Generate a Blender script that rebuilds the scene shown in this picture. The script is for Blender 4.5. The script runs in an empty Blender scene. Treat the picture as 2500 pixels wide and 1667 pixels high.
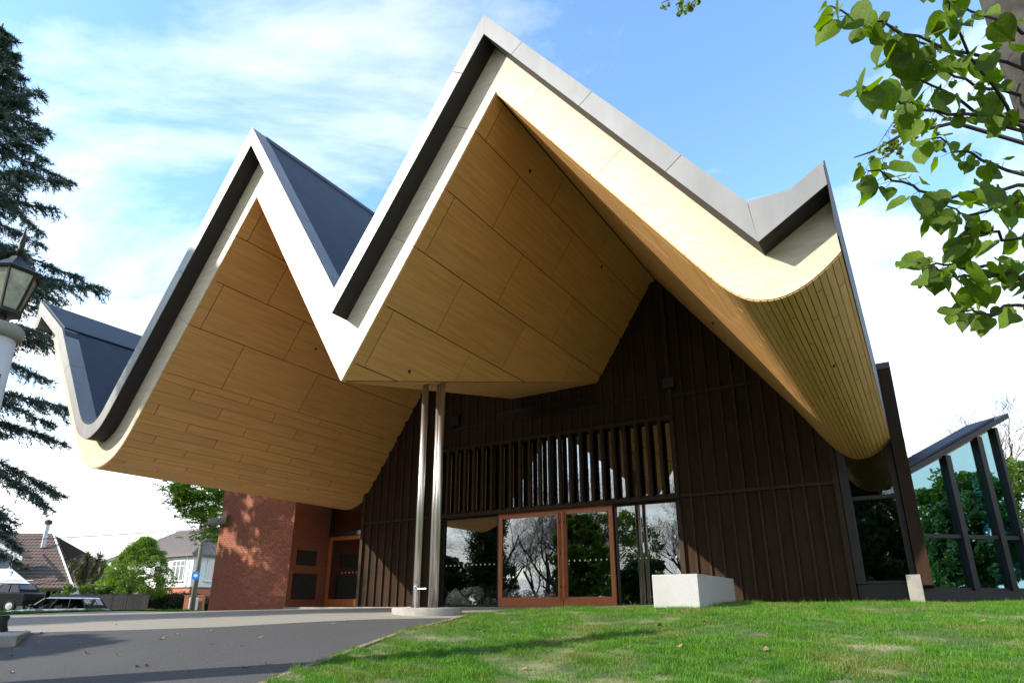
import bpy, bmesh, math, random
import numpy as np
from mathutils import Vector, Matrix
from mathutils.geometry import delaunay_2d_cdt

R = math.radians
rnd = random.Random(7)
scene = bpy.context.scene
col = scene.collection

# ------------------------------------------------------------------ camera
FPX, CX, CY, HOR = 1580.0, 1250.0, 937.0, 1482.0      # photograph pixels (2500 wide)
PITCH = math.atan((HOR - CY) / FPX)
cam_data = bpy.data.cameras.new('camera')
cam_data.sensor_width = 36.0
cam_data.lens = FPX / 2500.0 * 36.0
cam_data.shift_y = (CY - 833.5) / 2500.0
cam_data.clip_start = 0.05
cam_data.clip_end = 3000.0
camera = bpy.data.objects.new('camera', cam_data)
camera.location = (0, 0, 0)
camera.rotation_euler = (math.pi / 2 + PITCH, 0, 0)
col.objects.link(camera)
scene.camera = camera

# ------------------------------------------------------------------ sun and sky
FA = R(31.8)                                            # the facade is turned 31.8 degrees
HALL = Vector((1.07, 16.29, 0.0))                       # hall origin: centre of the doors
U = Vector((math.cos(FA), -math.sin(FA), 0))            # along the facade, to the right
N = Vector((-math.sin(FA), -math.cos(FA), 0))           # out of the facade
sun_to = (U * -0.285 + N * 0.33 + Vector((0, 0, 0.225))).normalized()   # direction towards the sun
SUN_EL = math.asin(sun_to.z)
SUN_AZ = math.atan2(sun_to.x, sun_to.y)                 # clockwise from +Y
sun_data = bpy.data.lights.new('sun', 'SUN')
sun_data.energy = 3.3
sun_data.angle = R(0.55)
sun_data.color = (1.0, 0.93, 0.82)
sun = bpy.data.objects.new('sun', sun_data)
sun.rotation_euler = (-sun_to).to_track_quat('-Z', 'Y').to_euler()
sun.location = (-30, -10, 40)
col.objects.link(sun)

world = bpy.data.worlds.new('World')
scene.world = world
world.use_nodes = True
wt = world.node_tree
wt.nodes.clear()


def wn(kind, **kw):
    n = wt.nodes.new(kind)
    for k, v in kw.items():
        setattr(n, k, v)
    return n


wout = wn('ShaderNodeOutputWorld')
wbg = wn('ShaderNodeBackground')
wbg.inputs['Strength'].default_value = 0.14
sky = wn('ShaderNodeTexSky', sky_type='NISHITA', sun_disc=False)
sky.sun_elevation = SUN_EL
sky.sun_rotation = SUN_AZ
sky.air_density = 1.0
sky.dust_density = 0.4
sky.ozone_density = 1.6
wtc = wn('ShaderNodeTexCoord')
wsep = wn('ShaderNodeSeparateXYZ')
wt.links.new(wtc.outputs['Generated'], wsep.inputs[0])
wadd = wn('ShaderNodeMath', operation='ADD'); wadd.inputs[1].default_value = 0.22
wmx = wn('ShaderNodeMath', operation='MAXIMUM'); wmx.inputs[1].default_value = 0.02
wt.links.new(wsep.outputs['Z'], wmx.inputs[0]); wt.links.new(wmx.outputs[0], wadd.inputs[0])
wdx = wn('ShaderNodeMath', operation='DIVIDE'); wdy = wn('ShaderNodeMath', operation='DIVIDE')
wt.links.new(wsep.outputs['X'], wdx.inputs[0]); wt.links.new(wadd.outputs[0], wdx.inputs[1])
wt.links.new(wsep.outputs['Y'], wdy.inputs[0]); wt.links.new(wadd.outputs[0], wdy.inputs[1])
wcb = wn('ShaderNodeCombineXYZ')
wt.links.new(wdx.outputs[0], wcb.inputs['X']); wt.links.new(wdy.outputs[0], wcb.inputs['Y'])
wmap = wn('ShaderNodeMapping')
wmap.inputs['Rotation'].default_value = (0, 0, R(-25))
wmap.inputs['Scale'].default_value = (0.95, 1.9, 1)
wmap.inputs['Location'].default_value = (3.1, 1.45, 0)
wt.links.new(wcb.outputs[0], wmap.inputs[0])
wno = wn('ShaderNodeTexNoise')
wno.inputs['Scale'].default_value = 1.35
wno.inputs['Detail'].default_value = 9.0
wno.inputs['Roughness'].default_value = 0.6
wno.inputs['Distortion'].default_value = 0.35
wt.links.new(wmap.outputs[0], wno.inputs['Vector'])
# thin cloud thickens towards the horizon, as a cloud layer does when seen at a slant
whz = wn('ShaderNodeMapRange'); whz.inputs['From Min'].default_value = 0.0; whz.inputs['From Max'].default_value = 0.8
whz.inputs['To Min'].default_value = 0.29; whz.inputs['To Max'].default_value = -0.09
wt.links.new(wsep.outputs['Z'], whz.inputs['Value'])
wsum = wn('ShaderNodeMath', operation='ADD')
wt.links.new(wno.outputs['Fac'], wsum.inputs[0]); wt.links.new(whz.outputs[0], wsum.inputs[1])
wrmp = wn('ShaderNodeValToRGB')
wrmp.color_ramp.elements[0].position = 0.44; wrmp.color_ramp.elements[0].color = (0, 0, 0, 1)
wrmp.color_ramp.elements[1].position = 0.72; wrmp.color_ramp.elements[1].color = (1, 1, 1, 1)
wt.links.new(wsum.outputs[0], wrmp.inputs[0])
wmix = wn('ShaderNodeMix', data_type='RGBA')
wmix.inputs['B'].default_value = (5.2, 5.35, 5.5, 1)
wt.links.new(wrmp.outputs['Color'], wmix.inputs['Factor'])
wgain = wn('ShaderNodeMix', data_type='RGBA', blend_type='MULTIPLY'); wgain.inputs['Factor'].default_value = 1.0
wgain.inputs['B'].default_value = (1.2, 1.42, 1.5, 1)
wt.links.new(sky.outputs['Color'], wgain.inputs['A'])
wt.links.new(wgain.outputs['Result'], wmix.inputs['A'])
wt.links.new(wmix.outputs['Result'], wbg.inputs['Color'])
wt.links.new(wbg.outputs[0], wout.inputs['Surface'])

scene.view_settings.view_transform = 'Standard'
scene.view_settings.look = 'None'
scene.view_settings.exposure = 1.2
scene.view_settings.gamma = 1.0
scene.render.engine = 'CYCLES'
scene.cycles.use_denoising = True
scene.cycles.max_bounces = 8
scene.cycles.diffuse_bounces = 4
scene.cycles.glossy_bounces = 4
scene.cycles.transparent_max_bounces = 16
scene.cycles.sample_clamp_indirect = 6.0

# ------------------------------------------------------------------ helpers


def vray(px, py):
    x = (px - CX) / FPX; y = (CY - py) / FPX
    return Vector((x, math.cos(PITCH) - y * math.sin(PITCH), math.sin(PITCH) + y * math.cos(PITCH)))


def at(px, py, Y):                                       # survey point: a sight line at forward distance Y
    r = vray(px, py)
    return r * (Y / r.y)


def new_mat(name):
    m = bpy.data.materials.new(name)
    m.use_nodes = True
    nt = m.node_tree
    b = nt.nodes['Principled BSDF']
    return m, nt, b


def nd(nt, kind, **kw):
    n = nt.nodes.new(kind)
    for k, v in kw.items():
        setattr(n, k, v)
    return n


def mat(name, c1, c2=None, scale=4.0, rough=0.6, metal=0.0, stretch=(1, 1, 1), detail=5.0, bump=0.0, bscale=None,
        rand=0.0, spec=0.5, lo=0.35, hi=0.65, c3=None, scale3=0.6, coat=0.0):
    """two-tone noise material in object space, with optional second large-scale tone, bump and per-object variation"""
    m, nt, b = new_mat(name)
    L = nt.links.new
    b.inputs['Roughness'].default_value = rough
    b.inputs['Metallic'].default_value = metal
    b.inputs['Specular IOR Level'].default_value = spec
    b.inputs['Coat Weight'].default_value = coat
    tc = nd(nt, 'ShaderNodeTexCoord')
    mp = nd(nt, 'ShaderNodeMapping')
    mp.inputs['Scale'].default_value = stretch
    L(tc.outputs['Object'], mp.inputs[0])
    src = mp.outputs[0]
    oi = None
    if rand > 0:
        oi = nd(nt, 'ShaderNodeObjectInfo')
        ad = nd(nt, 'ShaderNodeVectorMath', operation='SCALE')
        cmb = nd(nt, 'ShaderNodeCombineXYZ')
        for i in range(3):
            L(oi.outputs['Random'], cmb.inputs[i])
        L(cmb.outputs[0], ad.inputs[0]); ad.inputs['Scale'].default_value = 37.0
        ad2 = nd(nt, 'ShaderNodeVectorMath', operation='ADD')
        L(src, ad2.inputs[0]); L(ad.outputs[0], ad2.inputs[1])
        src = ad2.outputs[0]
    no = nd(nt, 'ShaderNodeTexNoise')
    no.inputs['Scale'].default_value = scale
    no.inputs['Detail'].default_value = detail
    no.inputs['Roughness'].default_value = 0.6
    L(src, no.inputs['Vector'])
    rp = nd(nt, 'ShaderNodeValToRGB')
    rp.color_ramp.elements[0].position = lo; rp.color_ramp.elements[1].position = hi
    c2 = c2 or tuple(x * 0.8 for x in c1)
    rp.color_ramp.elements[0].color = (*c1, 1); rp.color_ramp.elements[1].color = (*c2, 1)
    L(no.outputs['Fac'], rp.inputs[0])
    out = rp.outputs[0]
    if c3:
        n3 = nd(nt, 'ShaderNodeTexNoise'); n3.inputs['Scale'].default_value = scale3; n3.inputs['Detail'].default_value = 4
        L(tc.outputs['Object'], n3.inputs['Vector'])
        r3 = nd(nt, 'ShaderNodeValToRGB'); r3.color_ramp.elements[0].position = 0.5; r3.color_ramp.elements[1].position = 0.68
        L(n3.outputs['Fac'], r3.inputs[0])
        mx = nd(nt, 'ShaderNodeMix', data_type='RGBA'); mx.inputs['B'].default_value = (*c3, 1)
        L(r3.outputs[0], mx.inputs['Factor']); L(out, mx.inputs['A'])
        out = mx.outputs['Result']
    if rand > 0:
        mr = nd(nt, 'ShaderNodeMapRange'); mr.inputs['To Min'].default_value = 1 - rand; mr.inputs['To Max'].default_value = 1 + rand
        L(oi.outputs['Random'], mr.inputs['Value'])
        hs = nd(nt, 'ShaderNodeHueSaturation')
        L(mr.outputs[0], hs.inputs['Value']); L(out, hs.inputs['Color'])
        out = hs.outputs[0]
    L(out, b.inputs['Base Color'])
    if bump > 0:
        nb = nd(nt, 'ShaderNodeTexNoise'); nb.inputs['Scale'].default_value = bscale or scale * 3; nb.inputs['Detail'].default_value = 4
        L(src, nb.inputs['Vector'])
        bp = nd(nt, 'ShaderNodeBump'); bp.inputs['Strength'].default_value = bump; bp.inputs['Distance'].default_value = 0.02
        L(nb.outputs['Fac'], bp.inputs['Height']); L(bp.outputs[0], b.inputs['Normal'])
    return m


def glass_mat(name, tint, refl, rough=0.0, wave=0.0, spec_tint=(1, 1, 1)):
    """sheet glass: mirror reflection mixed with tinted see-through"""
    m = bpy.data.materials.new(name); m.use_nodes = True
    nt = m.node_tree; nt.nodes.clear(); L = nt.links.new
    o = nd(nt, 'ShaderNodeOutputMaterial')
    g = nd(nt, 'ShaderNodeBsdfGlossy'); g.inputs['Roughness'].default_value = rough
    g.inputs['Color'].default_value = (*spec_tint, 1)
    t = nd(nt, 'ShaderNodeBsdfTransparent'); t.inputs['Color'].default_value = (*tint, 1)
    fr0 = nd(nt, 'ShaderNodeLayerWeight'); fr0.inputs['Blend'].default_value = 0.5
    fr = nd(nt, 'ShaderNodeMath', operation='POWER'); fr.inputs[1].default_value = 4.0
    L(fr0.outputs['Facing'], fr.inputs[0])
    mr = nd(nt, 'ShaderNodeMapRange'); mr.inputs['To Min'].default_value = refl; mr.inputs['To Max'].default_value = 1.0
    L(fr.outputs[0], mr.inputs['Value'])
    mx = nd(nt, 'ShaderNodeMixShader')
    L(mr.outputs[0], mx.inputs[0]); L(t.outputs[0], mx.inputs[1]); L(g.outputs[0], mx.inputs[2])
    if wave > 0:
        tc = nd(nt, 'ShaderNodeTexCoord')
        n = nd(nt, 'ShaderNodeTexNoise'); n.inputs['Scale'].default_value = 1.4; n.inputs['Detail'].default_value = 1
        L(tc.outputs['Object'], n.inputs['Vector'])
        bp = nd(nt, 'ShaderNodeBump'); bp.inputs['Strength'].default_value = wave; bp.inputs['Distance'].default_value = 0.05
        L(n.outputs['Fac'], bp.inputs['Height']); L(bp.outputs[0], g.inputs['Normal'])
    L(mx.outputs[0], o.inputs['Surface'])
    return m


def leaf_mat(name, c1, c2, trans=0.45, rough=0.5, scale=3.0, rand=0.2):
    m = mat(name, c1, c2, scale=scale, rough=rough, rand=rand, spec=0.35)
    nt = m.node_tree; b = nt.nodes['Principled BSDF']; L = nt.links.new
    src = b.inputs['Base Color'].links[0].from_socket
    t = nd(nt, 'ShaderNodeBsdfTranslucent')
    hs = nd(nt, 'ShaderNodeHueSaturation'); hs.inputs['Saturation'].default_value = 1.15; hs.inputs['Value'].default_value = 1.3
    L(src, hs.inputs['Color']); L(hs.outputs[0], t.inputs['Color'])
    mx = nd(nt, 'ShaderNodeMixShader'); mx.inputs[0].default_value = trans
    out = [n for n in nt.nodes if n.type == 'OUTPUT_MATERIAL'][0]
    L(b.outputs[0], mx.inputs[1]); L(t.outputs[0], mx.inputs[2]); L(mx.outputs[0], out.inputs['Surface'])
    return m


class MB:
    """collects faces and links them as one mesh object"""

    def __init__(s):
        s.v = []; s.f = []

    def poly(s, pts):
        b = len(s.v); s.v += [tuple(p) for p in pts]; s.f.append(tuple(range(b, b + len(pts))))

    def box(s, x0, x1, y0, y1, z0, z1):
        b = len(s.v)
        s.v += [(x0, y0, z0), (x1, y0, z0), (x1, y1, z0), (x0, y1, z0), (x0, y0, z1), (x1, y0, z1), (x1, y1, z1), (x0, y1, z1)]
        s.f += [tuple(b + i for i in q) for q in ((0, 3, 2, 1), (4, 5, 6, 7), (0, 1, 5, 4), (1, 2, 6, 5), (2, 3, 7, 6), (3, 0, 4, 7))]
        return s

    def prism(s, bottom, top):
        """two matching rings joined by side faces and capped"""
        n = len(bottom); b = len(s.v)
        s.v += [tuple(p) for p in bottom] + [tuple(p) for p in top]
        s.f.append(tuple(b + i for i in reversed(range(n)))); s.f.append(tuple(b + n + i for i in range(n)))
        for i in range(n):
            j = (i + 1) % n
            s.f.append((b + i, b + j, b + n + j, b + n + i))
        return s

    def tube(s, pts, rad, n=8, cap=True):
        pts = [Vector(p) for p in pts]
        if not isinstance(rad, (list, tuple)):
            rad = [rad] * len(pts)
        b = len(s.v)
        for i, p in enumerate(pts):
            d = (pts[min(i + 1, len(pts) - 1)] - pts[max(i - 1, 0)])
            d = d.normalized() if d.length > 1e-9 else Vector((0, 0, 1))
            a = d.cross(Vector((0, 0, 1)) if abs(d.z) < 0.95 else Vector((1, 0, 0))).normalized(); c = d.cross(a)
            for k in range(n):
                t = 2 * math.pi * k / n
                s.v.append(tuple(p + (a * math.cos(t) + c * math.sin(t)) * rad[i]))
        for i in range(len(pts) - 1):
            for k in range(n):
                k2 = (k + 1) % n
                s.f.append((b + i * n + k, b + i * n + k2, b + (i + 1) * n + k2, b + (i + 1) * n + k))
        if cap:
            s.f.append(tuple(b + k for k in reversed(range(n)))); m = b + (len(pts) - 1) * n
            s.f.append(tuple(m + k for k in range(n)))
        return s

    def lathe(s, prof, n=24, c=(0, 0)):
        b = len(s.v)
        for r, z in prof:
            for k in range(n):
                t = 2 * math.pi * k / n
                s.v.append((c[0] + r * math.cos(t), c[1] + r * math.sin(t), z))
        for i in range(len(prof) - 1):
            for k in range(n):
                k2 = (k + 1) % n
                s.f.append((b + i * n + k, b + i * n + k2, b + (i + 1) * n + k2, b + (i + 1) * n + k))
        s.f.append(tuple(b + k for k in reversed(range(n)))); m = b + (len(prof) - 1) * n
        s.f.append(tuple(m + k for k in range(n)))
        return s

    def mesh(s, name, m=None, smooth=False):
        me = bpy.data.meshes.new(name); me.from_pydata(s.v, [], s.f)
        if m: me.materials.append(m)
        if smooth: me.polygons.foreach_set('use_smooth', [True] * len(me.polygons))
        me.update()
        return me

    def build(s, name, m, parent=None, smooth=False, bevel=0.0):
        o = bpy.data.objects.new(name, s.mesh(name, m, smooth)); col.objects.link(o)
        if parent: o.parent = parent
        if bevel > 0:
            bv = o.modifiers.new('bevel', 'BEVEL'); bv.width = bevel; bv.segments = 2; bv.limit_method = 'ANGLE'
        return o


def tag(o, label=None, cat=None, group=None, kind=None):
    if label: o['label'] = label
    if cat: o['category'] = cat
    if group: o['group'] = group
    if kind: o['kind'] = kind
    return o


def thing(name, label, cat, loc=(0, 0, 0), rz=0.0, group=None):
    o = bpy.data.objects.new(name, None); col.objects.link(o)
    o.empty_display_size = 0.2
    o.location = loc; o.rotation_euler = (0, 0, rz)
    return tag(o, label, cat, group)


def bx(name, m, parent, x0, x1, y0, y1, z0, z1, bevel=0.0):
    return MB().box(x0, x1, y0, y1, z0, z1).build(name, m, parent, bevel=bevel)


def inst(name, mesh, parent=None, loc=(0, 0, 0), rot=(0, 0, 0), scale=(1, 1, 1)):
    o = bpy.data.objects.new(name, mesh); col.objects.link(o)
    if parent: o.parent = parent
    o.location = loc; o.rotation_euler = rot; o.scale = scale
    return o


def np_mesh(name, verts, faces_n, m, smooth=False):
    """verts (n,3) array with consecutive faces of faces_n vertices each"""
    n = len(verts); k = n // faces_n
    me = bpy.data.meshes.new(name)
    me.vertices.add(n); me.vertices.foreach_set('co', verts.astype(np.float32).ravel())
    me.loops.add(n); me.loops.foreach_set('vertex_index', np.arange(n, dtype=np.int32))
    me.polygons.add(k); me.polygons.foreach_set('loop_start', np.arange(0, n, faces_n, dtype=np.int32))
    me.polygons.foreach_set('loop_total', np.full(k, faces_n, dtype=np.int32))
    if smooth: me.polygons.foreach_set('use_smooth', np.ones(k, dtype=bool))
    me.update(calc_edges=True)
    if m: me.materials.append(m)
    return me


def linkm(name, me, parent=None):
    o = bpy.data.objects.new(name, me); col.objects.link(o)
    if parent: o.parent = parent
    return o


# ------------------------------------------------------------------ terrain


def sp(a, k):
    return k * np.log1p(np.exp(np.clip(a / k, -60, 60)))


def sstep(a, b, x):
    t = np.clip((x - a) / (b - a), 0, 1); return t * t * (3 - 2 * t)


def tz(x, y):
    x = np.asarray(x, float); y = np.asarray(y, float)
    yy = np.maximum(y, -3)
    z = -sp(1.45 - 0.13 * (yy + 0.35 * np.clip(x, 0, 4)), 0.2)
    z = z - 0.022 * np.clip(sp(-4 - x, 0.8), 0, 12)
    z = z + 0.08 * (1 - np.exp(-np.maximum(x, 0) / 2))
    z = z + 0.075 * np.exp(-((y - 21) / 2.2) ** 2) * sstep(-9.8, -12, x)
    l = sstep(-5, -9, x)
    z = z - 0.95 * sstep(23.5, 28, y) * l + 0.95 * sstep(36.5, 39.5, y) * l
    return z


def gz(x, y):
    return float(tz(x, y))


def drape(name, poly, m, dz, res=0.4, extra=None, parent=None):
    """sheet over the terrain bounded by a polygon"""
    pts = []; edges = []
    P = [Vector((p[0], p[1])) for p in poly]
    ring = []
    for i, a in enumerate(P):
        b = P[(i + 1) % len(P)]
        k = max(1, int((b - a).length / res))
        for j in range(k):
            ring.append(a.lerp(b, j / k))
    n = len(ring); pts = list(ring); edges = [(i, (i + 1) % n) for i in range(n)]
    xs = [p.x for p in P]; ys = [p.y for p in P]
    gx = np.arange(min(xs) + res * 0.6, max(xs), res); gy = np.arange(min(ys) + res * 0.6, max(ys), res)
    r2 = np.array([(p.x, p.y) for p in ring])
    XX, YY = np.meshgrid(gx, gy); q = np.stack([XX.ravel(), YY.ravel()], 1)
    ins = np.zeros(len(q), bool)
    for i in range(n):
        x0, y0 = r2[i]; x1, y1 = r2[(i + 1) % n]
        c = ((y0 > q[:, 1]) != (y1 > q[:, 1]))
        if y1 != y0:
            ins ^= c & (q[:, 0] < (x1 - x0) * (q[:, 1] - y0) / (y1 - y0) + x0)
    pts += [Vector((float(a), float(b))) for a, b in q[ins]]
    vo, eo, fo, *_ = delaunay_2d_cdt(pts, edges, [tuple(range(n))], 1, 1e-5)
    xy = np.array([(v.x, v.y) for v in vo]); z = tz(xy[:, 0], xy[:, 1]) + dz
    if extra is not None: z = z + extra(xy[:, 0], xy[:, 1])
    me = bpy.data.meshes.new(name)
    me.from_pydata([(float(a), float(b), float(c)) for (a, b), c in zip(xy, z)], [], [tuple(f) for f in fo])
    me.polygons.foreach_set('use_smooth', [True] * len(me.polygons)); me.update()
    # all faces up
    bm = bmesh.new(); bm.from_mesh(me)
    for f in bm.faces:
        f.normal_update()
        if f.normal.z < 0: f.normal_flip()
    bm.to_mesh(me); bm.free()
    me.materials.append(m)
    return linkm(name, me, parent)


def in_poly(q, poly):
    ins = np.zeros(len(q), bool); n = len(poly)
    for i in range(n):
        x0, y0 = poly[i]; x1, y1 = poly[(i + 1) % n]
        c = ((y0 > q[:, 1]) != (y1 > q[:, 1]))
        if y1 != y0:
            ins ^= c & (q[:, 0] < (x1 - x0) * (q[:, 1] - y0) / (y1 - y0) + x0)
    return ins


# ------------------------------------------------------------------ materials
M = {}
M['wood'] = mat('timber_veneer', (0.72, 0.405, 0.145), (0.56, 0.30, 0.098), scale=7.0, stretch=(3.2, 0.13, 3.2), rough=0.5, detail=9, rand=0.055, bump=0.02, lo=0.32, hi=0.68)
M['wood_back'] = mat('panel_joint_dark', (0.045, 0.028, 0.014), rough=0.9)
M['fascia'] = mat('timber_fascia', (0.645, 0.525, 0.375), (0.53, 0.415, 0.28), scale=6.0, stretch=(0.35, 1, 3.0), rough=0.45, detail=6, rand=0.03)
M['coping'] = mat('light_metal_coping', (0.245, 0.24, 0.228), (0.205, 0.20, 0.19), scale=1.8, rough=0.45, metal=0.3, rand=0.06, detail=8, stretch=(1.6, 1, 0.5), c3=(0.21, 0.205, 0.195), scale3=1.3, bump=0.12, bscale=1.1)
M['coping_shade'] = mat('coping_underside_shade', (0.022, 0.018, 0.016), rough=0.7)
M['roof'] = mat('roof_metal', (0.042, 0.052, 0.070), (0.034, 0.042, 0.058), scale=2.0, rough=0.6, metal=0.0, spec=0.3)
M['siding'] = mat('brown_cladding', (0.042, 0.0245, 0.0150), (0.030, 0.0175, 0.0106), scale=5, stretch=(1, 1, 0.25), rough=0.8, spec=0.12, rand=0.12, metal=0.0, bump=0.05)
M['batten'] = mat('brown_batten', (0.052, 0.0325, 0.0210), (0.040, 0.025, 0.0160), scale=5, rough=0.75, spec=0.15, rand=0.08)
M['darkframe'] = mat('dark_bronze_frame', (0.020, 0.018, 0.017), rough=0.45, metal=0.2)
M['doorwood'] = mat('cedar_door', (0.50, 0.155, 0.045), (0.40, 0.115, 0.034), scale=8, stretch=(4, 4, 0.4), rough=0.35, detail=7, rand=0.08)
M['glass'] = glass_mat('door_glass', (0.42, 0.44, 0.42), 0.25, wave=0.02)
M['glassdim'] = glass_mat('dim_side_glass', (0.3, 0.32, 0.32), 0.2)
M['cleardark'] = glass_mat('grey_tinted_glass', (0.5, 0.52, 0.5), 0.06)
M['glassblue'] = glass_mat('blue_green_glass', (0.25, 0.56, 0.62), 0.36, wave=0.05, spec_tint=(0.55, 0.88, 0.95))
M['dot'] = mat('frosted_dot', (0.7, 0.7, 0.66), rough=0.8)
M['steel'] = mat('brushed_steel', (0.74, 0.72, 0.68), (0.66, 0.64, 0.61), scale=3, stretch=(8, 8, 0.2), rough=0.33, metal=1.0)
M['concrete'] = mat('pale_concrete', (0.34, 0.32, 0.28), (0.25, 0.235, 0.205), scale=6, rough=0.85, bump=0.2, bscale=60)
M['whiteblock'] = mat('white_terrazzo', (0.48, 0.475, 0.465), (0.33, 0.325, 0.32), scale=70, rough=0.7, detail=3, bump=0.1, bscale=120, c3=(0.36, 0.355, 0.34), scale3=1.6)
M['darkfoot'] = mat('dark_rubber_foot', (0.03, 0.03, 0.03), rough=0.8)
M['pebble'] = mat('pale_pebble', (0.62, 0.58, 0.50), (0.42, 0.39, 0.34), scale=10, rough=0.6, rand=0.25)
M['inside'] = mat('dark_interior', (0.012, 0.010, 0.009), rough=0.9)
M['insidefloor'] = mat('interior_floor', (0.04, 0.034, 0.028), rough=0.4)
M['brick'] = mat('red_brick', (0.41, 0.145, 0.080), (0.31, 0.100, 0.056), scale=14, rough=0.85, rand=0.22, bump=0.25, bscale=60)
M['mortar'] = mat('pinkish_mortar', (0.25, 0.11, 0.075), (0.20, 0.085, 0.058), scale=20, rough=0.95)
M['stone'] = mat('carved_stone', (0.27, 0.25, 0.18), (0.16, 0.15, 0.10), scale=12, rough=0.9, bump=0.5, bscale=25)
M['bronze'] = mat('dark_bronze_plaque', (0.035, 0.036, 0.028), (0.05, 0.05, 0.038), scale=16, rough=0.5, metal=0.4, bump=0.2, bscale=60)
M['asphalt'] = mat('asphalt', (0.10, 0.096, 0.092), (0.042, 0.040, 0.041), scale=55, rough=0.85, detail=8, bump=0.35, bscale=180, c3=(0.078, 0.075, 0.073), scale3=0.9)
M['plaza'] = mat('exposed_aggregate', (0.36, 0.325, 0.26), (0.22, 0.20, 0.165), scale=70, rough=0.85, detail=6, bump=0.35, bscale=140, c3=(0.30, 0.275, 0.225), scale3=0.7)
M['edging'] = mat('timber_edging', (0.30, 0.23, 0.15), (0.20, 0.15, 0.10), scale=10, rough=0.9, bump=0.2)
M['soil'] = mat('lawn_base', (0.04, 0.085, 0.014), (0.065, 0.085, 0.022), scale=7, rough=0.95, c3=(0.30, 0.25, 0.14), scale3=1.1, bump=0.4)
M['grassfar'] = mat('distant_grass', (0.06, 0.11, 0.022), (0.085, 0.13, 0.03), scale=9, rough=0.95, bump=0.6, bscale=30)
M['bark'] = mat('grey_bark', (0.10, 0.088, 0.072), (0.045, 0.038, 0.03), scale=14, stretch=(1, 1, 0.4), rough=0.95, bump=0.6, bscale=30)
M['twig'] = mat('dark_twig', (0.06, 0.046, 0.036), (0.04, 0.03, 0.024), scale=10, rough=0.9)
M['needle'] = leaf_mat('cedar_needles', (0.042, 0.070, 0.058), (0.070, 0.100, 0.066), trans=0.2, scale=0.7)
M['leaf_dark'] = leaf_mat('dark_leaves', (0.030, 0.065, 0.018), (0.05, 0.095, 0.022), scale=0.8)
M['leaf_mid'] = leaf_mat('mid_leaves', (0.075, 0.145, 0.022), (0.12, 0.20, 0.030), scale=0.9)
M['leaf_bright'] = leaf_mat('bright_leaves', (0.15, 0.26, 0.035), (0.23, 0.34, 0.055), scale=0.9)
M['leaf_lime'] = leaf_mat('lime_leaves', (0.150, 0.235, 0.020), (0.085, 0.145, 0.014), trans=0.55, scale=14, rand=0.35, rough=0.65)
M['leaf_young'] = leaf_mat('young_leaves', (0.26, 0.34, 0.05), (0.20, 0.28, 0.05), trans=0.4, scale=3)
M['cordy'] = leaf_mat('cabbage_tree_leaves', (0.085, 0.095, 0.030), (0.13, 0.11, 0.045), trans=0.2, scale=1)
M['hedge'] = leaf_mat('hedge_leaves', (0.03, 0.055, 0.018), (0.06, 0.09, 0.035), trans=0.2, scale=1)
M['blossom'] = leaf_mat('pale_blossom', (0.45, 0.43, 0.38), (0.22, 0.24, 0.16), trans=0.3, scale=2)
M['white'] = mat('white_paint', (0.74, 0.74, 0.72), (0.68, 0.68, 0.66), scale=3, rough=0.6)
M['postwhite'] = mat('painted_concrete_post', (0.66, 0.66, 0.66), (0.56, 0.57, 0.58), scale=4, rough=0.7, bump=0.1)
M['iron'] = mat('dark_green_iron', (0.022, 0.026, 0.022), rough=0.5, metal=0.3)
M['lampglass'] = mat('mottled_lamp_glass', (0.50, 0.50, 0.38), (0.16, 0.17, 0.12), scale=9, rough=0.15, lo=0.3, hi=0.75)
M['navy'] = mat('navy_enamel', (0.012, 0.022, 0.10), rough=0.4)
M['tile'] = mat('weathered_roof_tile', (0.13, 0.105, 0.085), (0.17, 0.10, 0.075), scale=2.5, rough=0.9, c3=(0.10, 0.095, 0.085), scale3=0.5)
M['brownroof'] = mat('brown_iron_roof', (0.17, 0.135, 0.115), (0.14, 0.11, 0.095), scale=3, rough=0.7)
M['bluewall'] = mat('blue_weatherboard', (0.035, 0.06, 0.10), rough=0.7)
M['paleroof'] = mat('pale_carport_roof', (0.62, 0.63, 0.64), rough=0.6)
M['window'] = glass_mat('house_window', (0.08, 0.09, 0.10), 0.25)
M['fence'] = mat('dark_stained_fence', (0.045, 0.040, 0.044), (0.03, 0.028, 0.032), scale=8, rough=0.9, rand=0.25)
M['polewood'] = mat('weathered_pole', (0.20, 0.175, 0.14), (0.13, 0.115, 0.09), scale=8, stretch=(1, 1, 0.2), rough=0.9)
M['silver'] = mat('silver_car_paint', (0.52, 0.54, 0.57), rough=0.25, metal=0.6, coat=0.6)
M['blackcar'] = mat('black_car_paint', (0.006, 0.006, 0.008), rough=0.4, spec=0.25, coat=0.0)
M['carglass'] = glass_mat('car_glass', (0.06, 0.07, 0.08), 0.08)
M['rubber'] = mat('tyre_rubber', (0.02, 0.02, 0.02), rough=0.9)
M['rim'] = mat('pale_wheel', (0.62, 0.62, 0.60), rough=0.4, metal=0.4)
M['signblue'] = mat('blue_sign_enamel', (0.02, 0.22, 0.62), rough=0.4)
M['dryleaf'] = mat('dry_leaf', (0.30, 0.17, 0.08), (0.42, 0.30, 0.16), scale=20, rough=0.8, rand=0.4)
M['ceramic'] = mat('grey_insulator', (0.3, 0.3, 0.3), rough=0.4)

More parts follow.
